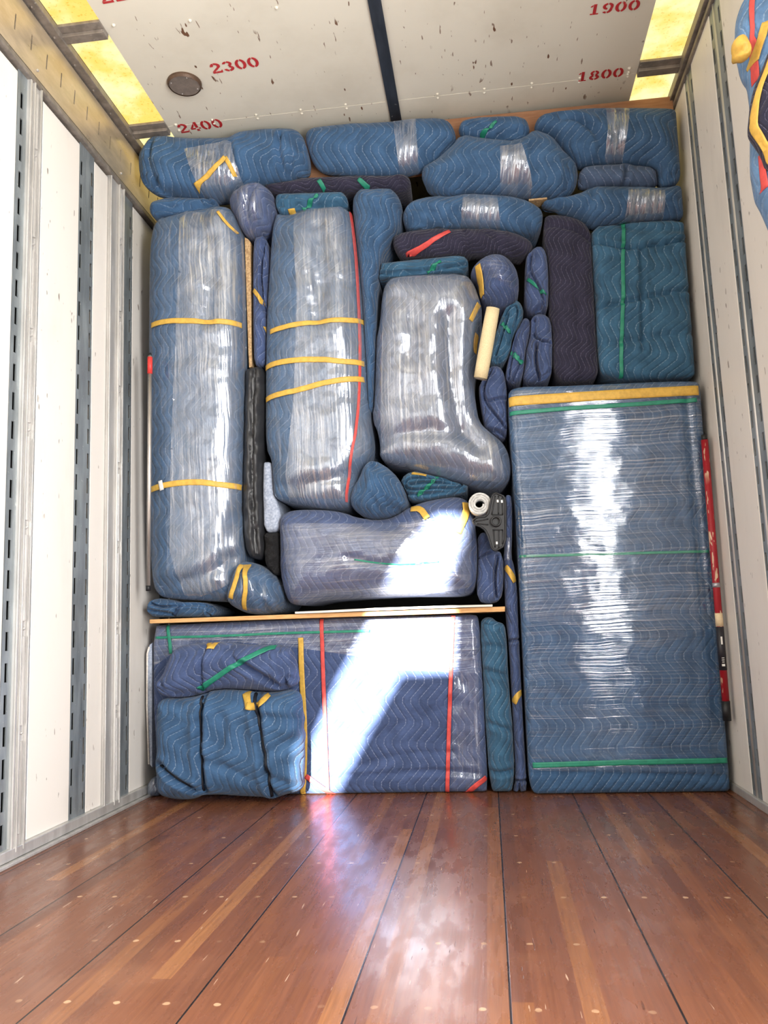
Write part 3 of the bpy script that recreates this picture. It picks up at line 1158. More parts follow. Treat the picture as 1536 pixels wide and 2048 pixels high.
b = bundle('wrapped_bundle', 'long blue bundle in the top left corner with a yellow tape peak over clear film', 'bundle',
           A((62, 330), (72, 290), (120, 225), (175, 208), (280, 222), (520, 225), (560, 195), (650, 180), (830, 172), (880, 190), (903, 260), (918, 320), (915, 372), (880, 402), (740, 425), (600, 445), (560, 488), (480, 503), (300, 498), (150, 488), (90, 450), (66, 400)),
           BLUE, 'padded bundles in the top rows', T=0.11, R=0.11, back=0.04, uvrot=0.5, wr=0.006,
           creases=[(A((62, 395), (130, 440), (210, 456), (350, 465), (560, 445), (760, 420), (915, 365)), 0.009, 0.022), (A((125, 225), (100, 300), (140, 430)), 0.008, 0.016),
                    (A((775, 190), (765, 290), (790, 380), (860, 390)), 0.008, 0.018), (A((880, 230), (830, 300), (815, 375)), 0.007, 0.016), (A((90, 330), (120, 420), (200, 452)), 0.006, 0.012), (A((520, 225), (545, 330), (570, 440)), 0.008, 0.008)],
           films=[A((284, 262), (522, 215), (580, 470), (560, 520), (370, 520))])
b.film(0, FILM_BAND)
b.strap(A((342, 456), (418, 380), (490, 298)), 0.018, YELLOW, 'tape_strip', off=0.012)
b.strap(A((488, 296), (515, 340), (540, 396)), 0.018, YELLOW, 'tape_strip')

b = bundle('wrapped_bundle', 'blue padded bundle mid top row before the cardboard, one strip of clear film', 'bundle',
           P((614, 276), (623, 264), (650, 260), (728, 255), (785, 251), (832, 245), (880, 244), (901, 252), (910, 277), (906, 292), (872, 323), (848, 338), (800, 350), (735, 351), (680, 346), (645, 342), (630, 328), (617, 297)),
           BLUE, 'padded bundles in the top rows', T=0.08, R=0.10, back=0.035, uvrot=0.15,
           creases=[(P((700, 256), (720, 300), (690, 345)), 0.012, 0.006)], films=[P((786, 240), (831, 235), (839, 370), (802, 370))])
b.film(0, FILM_BAND)

b = bundle('folded_blanket', 'small folded blue blanket tied with green band, in front of the brown cardboard sheet', 'blanket',
           B((298, 150), (313, 116), (440, 102), (615, 101), (636, 150), (630, 183), (560, 218), (480, 211), (330, 188), (300, 170)),
           BLUE, 'small folded blankets in the gaps', T=0.06, R=0.06, back=0.035, uvrot=0.5,
           creases=[(B((300, 155), (400, 172), (500, 185), (635, 150)), 0.006, 0.016), (B((320, 125), (450, 150), (600, 155)), 0.005, 0.008)])
b.strap(B((478, 108), (430, 150), (398, 196)), 0.012, GREEN)

b = bundle('wrapped_bundle', 'big blue padded bundle in the top right corner, narrow strip of clear film', 'bundle',
           B((668, 150), (690, 98), (780, 84), (940, 66), (1000, 67), (1135, 68), (1300, 67), (1355, 74), (1378, 110), (1378, 300), (1374, 428), (1284, 432), (1280, 334), (1125, 318), (980, 320), (892, 336), (862, 318), (822, 268), (762, 192), (690, 168)),
           BLUE, 'padded bundles in the top rows', T=0.10, R=0.11, back=0.035, uvrot=0.35, wr=0.006,
           creases=[(B((790, 90), (900, 110), (1000, 190), (1022, 320)), 0.011, 0.015), (B((700, 130), (800, 190), (850, 290)), 0.010, 0.012), (B((870, 100), (960, 180), (990, 260)), 0.009, 0.010), (B((1280, 340), (1330, 380), (1370, 350)), 0.009, 0.014)],
           films=[B((1022, 40), (1140, 40), (1108, 282), (1026, 285))])
b.film(0, FILM_BAND)

b = bundle('wrapped_bundle', 'lumpy blue bundle directly below the green-banded blanket at the cardboard, broad film patch', 'bundle',
           B((112, 375), (132, 345), (230, 254), (300, 211), (380, 201), (440, 212), (560, 230), (660, 178), (735, 186), (798, 236), (828, 294), (866, 342), (874, 400), (848, 465), (800, 486), (640, 486), (480, 472), (330, 462), (240, 484), (172, 466), (132, 430)),
           BLUE, 'padded bundles in the top rows', T=0.13, R=0.13, back=0.035, uvrot=0.2, wr=0.007,
           creases=[(B((116, 385), (160, 440), (270, 462), (430, 450), (480, 470)), 0.009, 0.020), (B((815, 290), (830, 390), (826, 470)), 0.010, 0.016), (B((640, 230), (670, 330), (665, 400)), 0.010, 0.010), (B((270, 410), (300, 405), (290, 440)), 0.009, 0.012)],
           films=[B((496, 236), (602, 226), (658, 402), (640, 500), (500, 500))])
b.film(0, FILM_BAND)

b = bundle('folded_blanket', 'small blue blanket rolled in two lobes under the big top right bundle', 'blanket',
           B((887, 385), (912, 345), (1000, 335), (1108, 332), (1128, 345), (1272, 340), (1282, 430), (1140, 432), (960, 428), (897, 432), (884, 415)),
           GREYBLUE, 'small folded blankets in the gaps', T=0.06, R=0.06, back=0.035, uvrot=0.1,
           creases=[(B((1122, 335), (1112, 440)), 0.007, 0.022), (B((892, 395), (950, 415), (1110, 410)), 0.006, 0.012)])

b = bundle('wrapped_bundle', 'blue padded bundle with ribbed film patch lying on the teal blanket stack', 'bundle',
           B((700, 520), (770, 508), (862, 492), (960, 450), (1060, 440), (1180, 450), (1310, 458), (1372, 440), (1408, 474), (1412, 560), (1392, 588), (1160, 600), (1080, 612), (952, 622), (884, 582), (800, 548), (730, 532)),
           BLUE, 'padded bundles in the top rows', T=0.08, R=0.08, back=0.04, uvrot=0.25, wr=0.006,
           creases=[(B((790, 508), (870, 560), (950, 592), (1040, 602)), 0.008, 0.016), (B((960, 450), (945, 520), (900, 572)), 0.009, 0.014), (B((730, 522), (820, 540), (890, 578)), 0.006, 0.012)],
           films=[B((1130, 440), (1312, 446), (1312, 584), (1118, 584))])
b.film(0, FILM_BAND)

b = bundle('wrapped_bundle', 'spindle-shaped blue bundle above the red-strapped navy blanket, square patch of clear film', 'bundle',
           B((18, 590), (42, 534), (100, 506), (250, 488), (360, 478), (480, 488), (600, 506), (688, 548), (702, 582), (688, 646), (640, 662), (560, 648), (400, 634), (260, 628), (200, 624), (120, 642), (42, 634)),
           BLUE, 'padded bundles in the top rows', T=0.08, R=0.08, back=0.2, uvrot=0.3, wr=0.005,
           creases=[(B((275, 560), (215, 600), (185, 640)), 0.009, 0.016), (B((30, 600), (110, 590), (165, 636)), 0.008, 0.016), (B((60, 540), (160, 560), (240, 590)), 0.007, 0.009)],
           films=[B((312, 470), (480, 470), (498, 612), (300, 606))])
b.film(0, FILM_BAND)

b = bundle('rolled_blanket', 'long dark navy rolled blanket with two green bands under the top row', 'blanket',
           A((692, 445), (720, 424), (960, 412), (1380, 396), (1428, 406), (1430, 450), (1400, 468), (1110, 466), (740, 478)), NAVY, 'dark navy blankets', T=0.05, R=0.05, back=0.2, uvrot=1.4, creases=[(A((1370, 400), (1390, 440), (1380, 470)), 0.006, 0.01)])
b.strap(A((966, 412), (985, 440), (998, 468)), 0.018, GREEN)
b.strap(A((1170, 406), (1200, 436), (1226, 462)), 0.018, GREEN)

b = bundle('folded_blanket', 'dark navy padded blanket held by a slanting red strap', 'blanket',
           P((786, 480), (798, 471), (840, 463), (885, 460), (905, 462), (965, 461), (1010, 465), (1045, 475), (1066, 490), (1063, 503), (1048, 516), (1030, 514), (990, 511), (940, 509), (850, 514), (804, 515), (789, 500)),
           NAVY, 'dark navy blankets', grow=0.001, T=0.06, R=0.06, back=0.08, uvrot=0.9, wr=0.006,
           creases=[(P((930, 465), (940, 490), (925, 512)), 0.008, 0.01), (P((975, 465), (1000, 490), (1045, 510)), 0.008, 0.012), (P((780, 488), (800, 505), (820, 513)), 0.006, 0.01)])
b.strap(B((248, 652), (190, 680), (120, 730), (35, 790)), 0.018, RED)

# small cardboard edge in the gap
p0 = at_load(1056, 402, -0.02)
o = box('cardboard_strip', p0[0] + 0.004, p0[0] + 0.078, p0[1], p0[1] + 0.06, p0[2] + 0.001, p0[2] + 0.008, PARTICLE)
tag(o, 'thin tan strip showing in the gap under the lumpy blue bundle', 'board')

b = bundle('folded_blanket', 'small folded blue blanket lying on top of the leftmost tall wrapped sofa', 'blanket',
           A((112, 560), (127, 527), (390, 492), (440, 520), (448, 552), (330, 570), (230, 590), (152, 614), (122, 596)), BLUE, 'small folded blankets in the gaps', T=0.05, R=0.05, back=0.2, uvrot=1.2,
           creases=[(A((120, 565), (260, 552), (400, 530), (445, 545)), 0.006, 0.016), (A((390, 492), (400, 520), (445, 530)), 0.005, 0.01)])
b = bundle('folded_blanket', 'folded blue blanket with a green band on top of the second tall wrapped sofa', 'blanket',
           A((750, 510), (772, 492), (1070, 476), (1105, 502), (1110, 545), (960, 558), (790, 598), (764, 570)), TEAL, 'small folded blankets in the gaps', T=0.05, R=0.055, back=0.2, uvrot=1.3,
           creases=[(A((762, 535), (820, 545), (1070, 528), (1106, 515)), 0.006, 0.018), (A((770, 505), (900, 515), (1080, 495)), 0.005, 0.01)])
b.strap(A((962, 484), (925, 520), (885, 564)), 0.012, GREEN)
b.strap(A((815, 582), (850, 576)), 0.014, YELLOW, 'tape_strip')

# ---- the tall wrapped sofas standing on end
SG = 'film-wrapped sofas and chairs'
s1 = bundle('wrapped_sofa', 'leftmost tall film-wrapped sofa on end, two yellow tapes and a white paper tag', 'sofa',
            P((306, 500), (312, 462), (324, 443), (345, 432), (400, 426), (455, 420), (472, 432), (484, 465), (488, 540), (490, 700), (486, 900), (483, 1000), (487, 1100), (486, 1150), (470, 1200), (420, 1199), (350, 1195), (320, 1190), (310, 1150), (308, 1115), (305, 1000), (305, 800), (304, 650)),
            BLUE, SG, T=0.11, R=0.17, back=0.5, res=0.013, uvrot=0.1, wr=0.0035,
            films=[None, A((268, 560), (545, 560)) + P((492, 700), (486, 1000), (495, 1110), (478, 1150), (440, 1175), (368, 1200), (344, 1100), (346, 900), (358, 620))],
            creases=[(P((400, 430), (430, 520), (420, 640)), 0.03, 0.012), (P((470, 1110), (420, 1150), (330, 1170)), 0.02, 0.010), (P((486, 1000), (450, 1080), (470, 1150)), 0.02, 0.012)])
s1.film(0, FILM_V)
s1.film(1, FILM_V2, off=0.008)
s1.strap(P((304, 653), (338, 643), (400, 645), (485, 653)), 0.022, YELLOW, 'tape_strip', off=0.011)
s1.strap(C((62, 795), (160, 765), (300, 752), (440, 770), (543, 785)), 0.024, YELLOW, 'tape_strip', off=0.011)
s1.strap(C((112, 748), (122, 798)), 0.020, WHITETAG, 'paper_tag', off=0.015, label='white paper tag')
s1.strap(A((452, 575), (500, 640), (556, 690)), 0.012, YELLOW, 'tape_strip', off=0.011)
a1 = Puff('sofa_arm', A((524, 560), (544, 512), (600, 474), (690, 459), (736, 500), (746, 560), (735, 640), (697, 686), (622, 710), (588, 680), (560, 620)), INDIGO, T=0.14, R=0.10, back=0.35, parent=s1.obj, uvrot=0.6,
          creases=[(A((640, 460), (600, 560), (610, 700)), 0.012, 0.014)], films=[None])
a1.film(0, FILM_V)
a1.strap(A((508, 556), (530, 620), (560, 690)), 0.013, YELLOW, 'tape_strip', off=0.011)
a1 = Puff('sofa_arm', C((560, 1182), (620, 1192), (700, 1236), (756, 1332), (760, 1400), (718, 1440), (600, 1449), (522, 1416), (478, 1380), (492, 1300), (530, 1208)), BLUE, T=0.15, R=0.11, back=0.4, parent=s1.obj, uvrot=0.2, wr=0.006,
          creases=[(C((560, 1185), (640, 1260), (660, 1440)), 0.012, 0.012), (C((570, 1190), (690, 1290), (740, 1400)), 0.010, 0.010), (C((560, 1190), (520, 1300), (500, 1390)), 0.010, 0.008)], films=[None])
a1.film(0, FILM_V)
a1.strap(C((545, 1190), (510, 1280), (482, 1370)), 0.020, YELLOW, 'tape_strip', off=0.011)
a1.strap(C((576, 1190), (572, 1300), (560, 1430)), 0.018, YELLOW, 'tape_strip', off=0.011)

s2 = bundle('wrapped_sofa', 'second tall film-wrapped sofa on end, three yellow tapes and an upright red strap', 'sofa',
            P((550, 455), (557, 434), (585, 426), (640, 422), (700, 421), (712, 470), (722, 560), (732, 700), (740, 850), (746, 905), (732, 930), (714, 960), (706, 1008), (690, 1016), (640, 1015), (580, 1004), (555, 997), (553, 985), (550, 940), (547, 918), (537, 900), (536, 800), (538, 650), (543, 560)),
            BLUE, SG, T=0.11, R=0.16, back=0.5, res=0.013, uvrot=0.3, wr=0.0035,
            films=[None, P((588, 415), (712, 415), (718, 470), (736, 700), (746, 850), (738, 925), (712, 960), (700, 1025), (575, 1020), (574, 950), (590, 800), (597, 600))],
            creases=[(P((640, 460), (650, 560), (640, 640)), 0.035, 0.012), (P((735, 930), (680, 960), (560, 975)), 0.02, 0.010)])
s2.film(0, FILM_V)
s2.film(1, FILM_V2, off=0.008)
s2.strap(A((720, 1192), (820, 1160), (960, 1143), (1100, 1133), (1215, 1152)), 0.020, YELLOW, 'tape_strip', off=0.011)
s2.strap(C((668, 155), (760, 118), (930, 105), (1070, 118), (1190, 132)), 0.022, YELLOW, 'tape_strip', off=0.011)
s2.strap(C((670, 322), (760, 285), (830, 272), (1000, 225), (1190, 215)), 0.022, YELLOW, 'tape_strip', off=0.011)
s2.strap(P((703, 424), (712, 500), (718, 600), (722, 720), (716, 850), (700, 930), (694, 1005)), 0.010, RED, 'strap', off=0.010)
a2 = Puff('sofa_arm', P((708, 410), (719, 392), (745, 381), (780, 384), (800, 404), (803, 435), (788, 468), (766, 500), (755, 540), (751, 600), (747, 760), (742, 850), (735, 700), (725, 560), (715, 470)), BLUE, T=0.12, R=0.10, back=0.35, parent=s2.obj, uvrot=0.3,
          creases=[(P((762, 384), (752, 450), (735, 520)), 0.010, 0.012), (P((790, 460), (760, 480), (738, 520)), 0.009, 0.012)])
a2 = Puff('sofa_arm', C((1240, 650), (1335, 702), (1394, 790), (1418, 875), (1375, 914), (1280, 944), (1200, 940), (1142, 896), (1124, 860), (1134, 800), (1174, 742), (1194, 680)), BLUE, T=0.15, R=0.11, back=0.35, parent=s2.obj, uvrot=0.25, wr=0.006,
          creases=[(C((1235, 655), (1255, 760), (1310, 870), (1380, 900)), 0.009, 0.014), (C((1225, 660), (1190, 780), (1150, 890)), 0.009, 0.010), (C((1245, 655), (1340, 790), (1370, 900)), 0.008, 0.010), (C((1230, 660), (1230, 800), (1270, 930)), 0.007, 0.008)])

s3 = bundle('wrapped_armchair', 'upended film-wrapped chair right of the two tall sofas, foot jutting out at lower right', 'chair',
            P((768, 600), (773, 577), (787, 562), (850, 557), (930, 555), (945, 572), (955, 600), (962, 625), (952, 690), (944, 760), (948, 810), (956, 850), (978, 870), (1002, 888), (1016, 915), (1020, 945), (1012, 968), (988, 978), (950, 972), (900, 956), (840, 940), (800, 930), (764, 920), (764, 895), (759, 860), (750, 848), (749, 790), (755, 690), (764, 650)),
            GREYBLUE, SG, T=0.11, R=0.12, back=0.45, res=0.012, uvrot=0.2, wr=0.004,
            films=[None, P((770, 555), (960, 550), (950, 700), (946, 830), (990, 880), (1010, 960), (840, 950), (762, 925), (765, 700))],
            creases=[(P((900, 640), (900, 760), (920, 860), (960, 900)), 0.03, 0.016), (P((765, 880), (840, 862), (920, 868)), 0.03, 0.012), (P((800, 600), (830, 640), (820, 720)), 0.03, 0.008)])
s3.film(0, FILM_V)
s3.film(1, FILM_V2, off=0.008)
s3.strap(D((760, 140), (720, 220), (680, 300)), 0.016, YELLOW, 'tape_strip', off=0.011)
s3.strap(D((740, 430), (722, 530), (728, 620)), 0.014, YELLOW, 'tape_strip', off=0.011)
a3 = Puff('chair_arm', B((352, 880), (376, 834), (440, 794), (510, 794), (566, 842), (584, 920), (570, 994), (518, 1028), (440, 1014), (404, 992), (396, 900)), INDIGO, T=0.14, R=0.10, back=0.35, parent=s3.obj, uvrot=0.1,
          films=[B((340, 780), (600, 780), (600, 900), (545, 925), (470, 885), (350, 890))], creases=[(B((400, 1010), (470, 970), (570, 980)), 0.010, 0.010), (B((400, 990), (440, 900), (540, 930)), 0.007, 0.006)])
a3.film(0, FILM_H)
a3.strap(B((384, 822), (398, 890), (404, 985)), 0.022, YELLOW, 'tape_strip', off=0.011)

s4 = bundle('wrapped_armchair', 'film-wrapped chair lying on its side on the plywood board, sunlit at its right end', 'chair',
            E((72, 420), (96, 384), (150, 366), (300, 364), (430, 378), (520, 414), (640, 424), (740, 400), (830, 352), (930, 312), (1080, 288), (1146, 298), (1184, 345), (1204, 450), (1218, 600), (1208, 800), (1176, 845), (1000, 850), (800, 848), (500, 866), (300, 882), (145, 918), (106, 858), (76, 720), (78, 600)),
            INDIGO, SG, T=0.12, R=0.12, back=0.5, res=0.012, uvrot=0.2, wr=0.004,
            films=[None, E((70, 440), (500, 440), (800, 430), (1100, 420), (1180, 500), (1180, 800), (900, 850), (130, 900))],
            creases=[(E((470, 640), (650, 680), (900, 690)), 0.014, 0.008), (E((700, 410), (820, 480), (1000, 520)), 0.03, 0.010)])
s4.film(0, FILM_H)
s4.film(1, FILM_H2, off=0.008)
s4.strap(E((832, 350), (888, 345), (930, 405)), 0.026, YELLOW, 'tape_strip', off=0.011)
s4.strap(E((1158, 312), (1164, 370), (1110, 490)), 0.028, YELLOW, 'tape_strip', off=0.011)
s4.strap(E((500, 648), (650, 672), (800, 680), (1000, 660)), 0.006, GREEN, 'strap', off=0.0105)

# ---- folded blankets pushed into the gaps
FG = 'small folded blankets in the gaps'
b = bundle('folded_blanket', 'folded blue blanket with coiled end showing and yellow edge, under the upended chair', 'blanket',
           E((779, 200), (802, 154), (870, 134), (940, 149), (1080, 159), (1156, 183), (1161, 215), (1146, 251), (1050, 270), (900, 294), (824, 294), (794, 252)), TEAL, FG, T=0.05, R=0.035, back=0.3, res=0.0036, uvrot=0.1,
           creases=[(E((800, 195), (830, 165), (960, 170), (1100, 180), (1145, 205), (1100, 232), (960, 228), (830, 240), (800, 215)), 0.004, 0.014), (E((830, 205), (940, 192), (1110, 205)), 0.004, 0.012), (E((782, 245), (840, 268), (1000, 255), (1150, 235)), 0.004, 0.010)])
b.strap(E((1000, 155), (965, 180), (930, 225), (870, 270)), 0.014, GREEN)
b.strap(E((838, 138), (925, 150)), 0.012, YELLOW, 'binding', label='yellow edge binding')
b = bundle('folded_blanket', 'flat folded teal blanket lying on top of the upended chair, crossed by a green band', 'blanket',
           P((744, 545), (747, 534), (800, 528), (870, 521), (915, 516), (932, 520), (934, 535), (920, 545), (850, 550), (800, 552), (770, 556), (750, 556)), TEAL, FG, T=0.04, R=0.03, back=0.3, res=0.0038, uvrot=1.2,
           creases=[(P((746, 546), (800, 548), (900, 535), (933, 528)), 0.005, 0.014)])
b.strap(B((203, 800), (165, 830), (135, 856)), 0.012, GREEN)
b = bundle('folded_blanket', 'narrow folded blanket standing between the two tall sofas, crossed by yellow tape', 'blanket',
           P((509, 492), (514, 477), (525, 472), (536, 486), (539, 512), (538, 590), (538, 650), (533, 665), (532, 728), (522, 734), (511, 732), (509, 680), (508, 560)), INDIGO, FG, grow=0.002, T=0.045, R=0.032, back=0.3, res=0.0038, uvrot=0.2,
           creases=[(A((690, 710), (672, 900), (680, 1040), (705, 1150)), 0.005, 0.014)])
b.strap(A((634, 975), (665, 1015), (690, 1060)), 0.016, YELLOW, 'tape_strip')
b.strap(A((702, 1165), (714, 1195)), 0.022, YELLOW, 'tape_strip')
b = bundle('folded_blanket', 'highest of the upright folded blankets left of the tall dark navy one', 'blanket',
           B((629, 800), (643, 764), (690, 736), (716, 762), (726, 850), (728, 1000), (716, 1052), (680, 1050), (640, 1058), (624, 1000), (628, 900)), INDIGO, FG, T=0.05, R=0.035, back=0.3, res=0.0038, uvrot=0.2,
           creases=[(B((652, 772), (640, 850), (700, 950), (712, 1050)), 0.005, 0.014), (B((660, 1058), (680, 1030), (715, 1040)), 0.006, 0.016)])
b.strap(B((630, 892), (680, 930), (724, 968)), 0.010, GREEN)
b = bundle('folded_blanket', 'slanting folded blue blanket right of the cream roll, green band across its middle', 'blanket',
           D((880, 640), (905, 525), (965, 335), (1004, 236), (1052, 138), (1108, 122), (1152, 155), (1172, 230), (1142, 330), (1062, 450), (1044, 600), (994, 692), (930, 722), (886, 694)), TEAL, FG, T=0.05, R=0.035, back=0.3, res=0.0036, uvrot=0.3,
           creases=[(D((1010, 260), (1060, 165), (1120, 160), (1130, 240), (1070, 420), (1010, 620), (950, 690), (905, 660)), 0.004, 0.014), (D((1040, 250), (970, 480), (920, 640)), 0.004, 0.012)])
b.strap(D((975, 325), (1015, 360), (1056, 415)), 0.014, GREEN)
b = bundle('folded_blanket', 'slim folded blanket, second from the cream roll, bright green band near its lower end', 'blanket',
           D((1022, 850), (1048, 700), (1086, 565), (1126, 425), (1184, 298), (1226, 298), (1234, 350), (1224, 450), (1184, 600), (1174, 750), (1154, 855), (1108, 893), (1056, 890)), INDIGO, FG, T=0.05, R=0.034, back=0.3, res=0.0036, uvrot=0.2,
           creases=[(D((1190, 320), (1120, 450), (1085, 600), (1060, 740), (1045, 850)), 0.004, 0.013), (D((1170, 640), (1130, 760), (1080, 870)), 0.004, 0.010)])
b.strap(D((1066, 600), (1115, 650), (1178, 708)), 0.018, GREEN)
b = bundle('folded_blanket', 'plump upright folded blanket against the tall dark navy one, lower half curling open', 'blanket',
           D((1188, 840), (1206, 640), (1246, 505), (1256, 335), (1294, 262), (1370, 257), (1434, 304), (1444, 500), (1444, 800), (1396, 872), (1330, 888), (1234, 884)), INDIGO, FG, T=0.05, R=0.035, back=0.3, res=0.0036, uvrot=0.3,
           creases=[(D((1294, 290), (1285, 420), (1320, 500), (1440, 510)), 0.005, 0.016), (D((1310, 540), (1296, 700), (1335, 850)), 0.006, 0.020), (D((1440, 760), (1390, 850), (1300, 872)), 0.004, 0.010)])
b = bundle('folded_blanket', 'upright folded blanket squeezed between the upended chair foot and the tall wrapped cabinet', 'blanket',
           D((768, 955), (797, 885), (864, 778), (912, 745), (974, 778), (1002, 900), (1016, 1100), (1012, 1395), (986, 1425), (884, 1400), (846, 1380), (826, 1300), (797, 1150)), INDIGO, FG, T=0.05, R=0.035, back=0.3, res=0.0038, uvrot=0.2,
           creases=[(D((880, 765), (800, 930), (815, 1080), (930, 1220), (1010, 1320)), 0.005, 0.016), (D((850, 1340), (930, 1350), (1010, 1400)), 0.006, 0.016), (D((860, 1080), (940, 1050), (1010, 1040)), 0.006, 0.010)])
b = bundle('folded_blanket', 'folded blanket standing upright on the board end, under the black plastic bracket', 'blanket',
           E((1226, 560), (1244, 504), (1270, 494), (1308, 600), (1368, 614), (1370, 800), (1354, 884), (1290, 899), (1236, 884), (1230, 750)), INDIGO, FG, T=0.05, R=0.035, back=0.3, res=0.0038, uvrot=0.2,
           creases=[(E((1345, 630), (1325, 740), (1335, 870)), 0.006, 0.018), (E((1232, 640), (1270, 620), (1310, 606)), 0.005, 0.010)])
b = bundle('folded_blanket', 'folded blue blanket tied with dark band on the left end of the plywood board', 'blanket',
           F((60, 100), (80, 54), (130, 26), (230, 36), (300, 58), (420, 54), (505, 64), (550, 112), (548, 146), (480, 160), (250, 156), (115, 160), (80, 138)), BLUE, FG, grow=0.002, T=0.05, R=0.035, back=0.3, res=0.0036, uvrot=0.2,
           creases=[(F((85, 62), (160, 92), (260, 80), (400, 70), (510, 80), (535, 120), (495, 150)), 0.005, 0.014), (F((75, 110), (130, 120), (240, 140)), 0.005, 0.009), (F((500, 85), (490, 120), (500, 155)), 0.004, 0.010)])
b.strap(F((298, 62), (285, 100), (252, 150)), 0.012, mat_plain('dark_band', lin((36, 60, 92)), 0.6))

# ---- dark navy pack and teal stack on the cabinet
b = bundle('folded_blanket', 'tall dark navy folded blanket standing on the wrapped cabinet', 'blanket',
           P((1090, 440), (1100, 434), (1147, 439), (1177, 458), (1179, 505), (1184, 600), (1189, 700), (1194, 757), (1170, 760), (1114, 763), (1106, 700), (1100, 590), (1093, 500)), NAVY, 'dark navy blankets', T=0.04, R=0.05, back=0.4, uvrot=0.3,
           creases=[(P((1092, 452), (1140, 455), (1178, 478)), 0.008, 0.012), (P((1150, 500), (1155, 640), (1165, 760)), 0.010, 0.007)])
b = bundle('blanket_stack', 'tall teal stack of folded blankets at the right wall, tied with an upright green strap', 'blanket',
           P((1184, 459), (1240, 450), (1362, 443), (1370, 474), (1375, 500), (1380, 580), (1388, 690), (1389, 748), (1376, 754), (1206, 760), (1197, 700), (1195, 620), (1189, 550), (1186, 500)), TEAL, T=0.04, R=0.04, back=0.4, res=0.010, uvrot=0.3, wr=0.007, soft=1,
           creases=[(B((958, 705), (1010, 715), (1090, 738), (1180, 735), (1300, 715), (1425, 690)), 0.006, 0.020), (B((1192, 740), (1198, 1000), (1204, 1235)), 0.007, 0.014), (B((965, 1035), (1190, 990), (1440, 935)), 0.007, 0.014), (B((955, 830), (970, 900), (965, 1020)), 0.010, 0.012),
                    (B((1090, 618), (1200, 650), (1400, 640)), 0.010, 0.007), (B((970, 1220), (1200, 1190), (1450, 1150)), 0.010, 0.009)])
b.strap(P((1246, 450), (1245, 520), (1246, 600), (1242, 700), (1241, 758)), 0.015, GREEN)
b.strap(B((1085, 618), (1110, 610), (1135, 600)), 0.016, GREEN, 'strap_knot', off=0.012)

# ---- the big wrapped cabinet
cb = bundle('wrapped_cabinet', 'tall film-wrapped cabinet at the right wall, three green straps and one yellow tape', 'cabinet',
            P((1018, 792), (1028, 778), (1110, 777), (1200, 773), (1390, 765), (1396, 774), (1400, 830), (1421, 1050), (1442, 1300), (1458, 1500), (1461, 1570), (1452, 1588), (1250, 1592), (1078, 1590), (1064, 1577), (1060, 1530), (1049, 1300), (1036, 1050), (1024, 880)),
            BLUE, off=0.04, T=0.03, R=0.035, back=0.6, res=0.014, uvrot=0.0, wr=0.0006, wr2=0.0002,
            films=[P((1000, 760), (1420, 740), (1480, 1548), (1040, 1538)), K((-60, -1400), (1400, -1400), (1400, 100), (800, 300), (300, 150), (-60, 120))],
            creases=[(P((1372, 800), (1395, 1050), (1420, 1300), (1440, 1560)), 0.012, 0.004), (K((60, 1075), (500, 1070), (1300, 1090)), 0.006, 0.007)])
cb.film(0, FILM_H)
cb.film(1, FILM_H, off=0.008)
cb.strap(H((50, 192), (280, 168), (700, 142), (1135, 122)), 0.038, YELLOW, 'tape_strip', off=0.011)
cb.strap(H((55, 258), (400, 222), (700, 205), (1125, 175)), 0.016, GREEN, off=0.011)
cb.strap(H((110, 1070), (800, 1050), (1195, 1040)), 0.010, GREEN, off=0.007)
cb.strap(K((78, 1020), (360, 1012), (800, 1000), (1280, 990)), 0.020, GREEN, off=0.011)

# ---- lower cabinet, with the plywood on top
lc = bundle('wrapped_cabinet', 'low wide padded cabinet under the plywood board, red straps, crossed by sunlight', 'cabinet',
            P((308, 1252), (330, 1250), (600, 1238), (900, 1230), (952, 1228), (958, 1240), (962, 1300), (970, 1450), (976, 1584), (965, 1592), (900, 1594), (620, 1594), (500, 1594), (328, 1594), (318, 1560), (314, 1500), (308, 1400)),
            INDIGO, T=0.025, R=0.03, back=0.6, res=0.012, uvrot=0.1, wr=0.003, soft=1, grow=0.0,
            films=[P((290, 1215), (970, 1215), (975, 1347), (905, 1344), (797, 1340), (726, 1313), (700, 1310), (608, 1297), (553, 1291), (471, 1284), (411, 1286), (345, 1308), (305, 1335)), P((908, 1344), (985, 1344), (990, 1610), (900, 1610))],
            creases=[(G((100, 1330), (400, 1310), (760, 1280), (1080, 1300)), 0.008, 0.008), (G((300, 1060), (600, 900), (900, 800)), 0.02, 0.006), (G((200, 1260), (500, 1160), (900, 1150)), 0.01, 0.006)])
lc.film(0, FILM_H2)
lc.film(1, FILM_V)
lc.strap(F((1335, 175), (1340, 500), (1355, 900), (1370, 1300), (1383, 1470)), 0.016, RED, off=0.010)
lc.strap(G((903, 150), (886, 540), (870, 1000), (860, 1465)), 0.016, RED, off=0.010)
lc.strap(F((1178, 312), (1186, 600), (1210, 1000), (1204, 1300), (1198, 1470)), 0.022, YELLOW, 'tape_strip', off=0.009)
lc.strap(F((120, 312), (600, 300), (1000, 280), (1536, 266)) + G((295, 262)), 0.010, GREEN, off=0.010)
lc.strap(F((1215, 1320), (1300, 1380), (1438, 1472)), 0.020, RED, off=0.013)
lc.strap(G((985, 1465), (1060, 1395), (1145, 1330)), 0.020, RED, off=0.011)
lc.strap(F((220, 215), (222, 320), (232, 430)), 0.014, GREEN, off=0.012)
ft = Puff('cabinet_foot', F((58, 1420), (94, 1345), (136, 1335), (152, 1465), (70, 1470)), GREYBLUE, T=0.03, R=0.03, back=0.3, parent=lc.obj, res=0.008, films=[None], xlim=(-1.46, 0.888))
ft.film(0, FILM_V2)

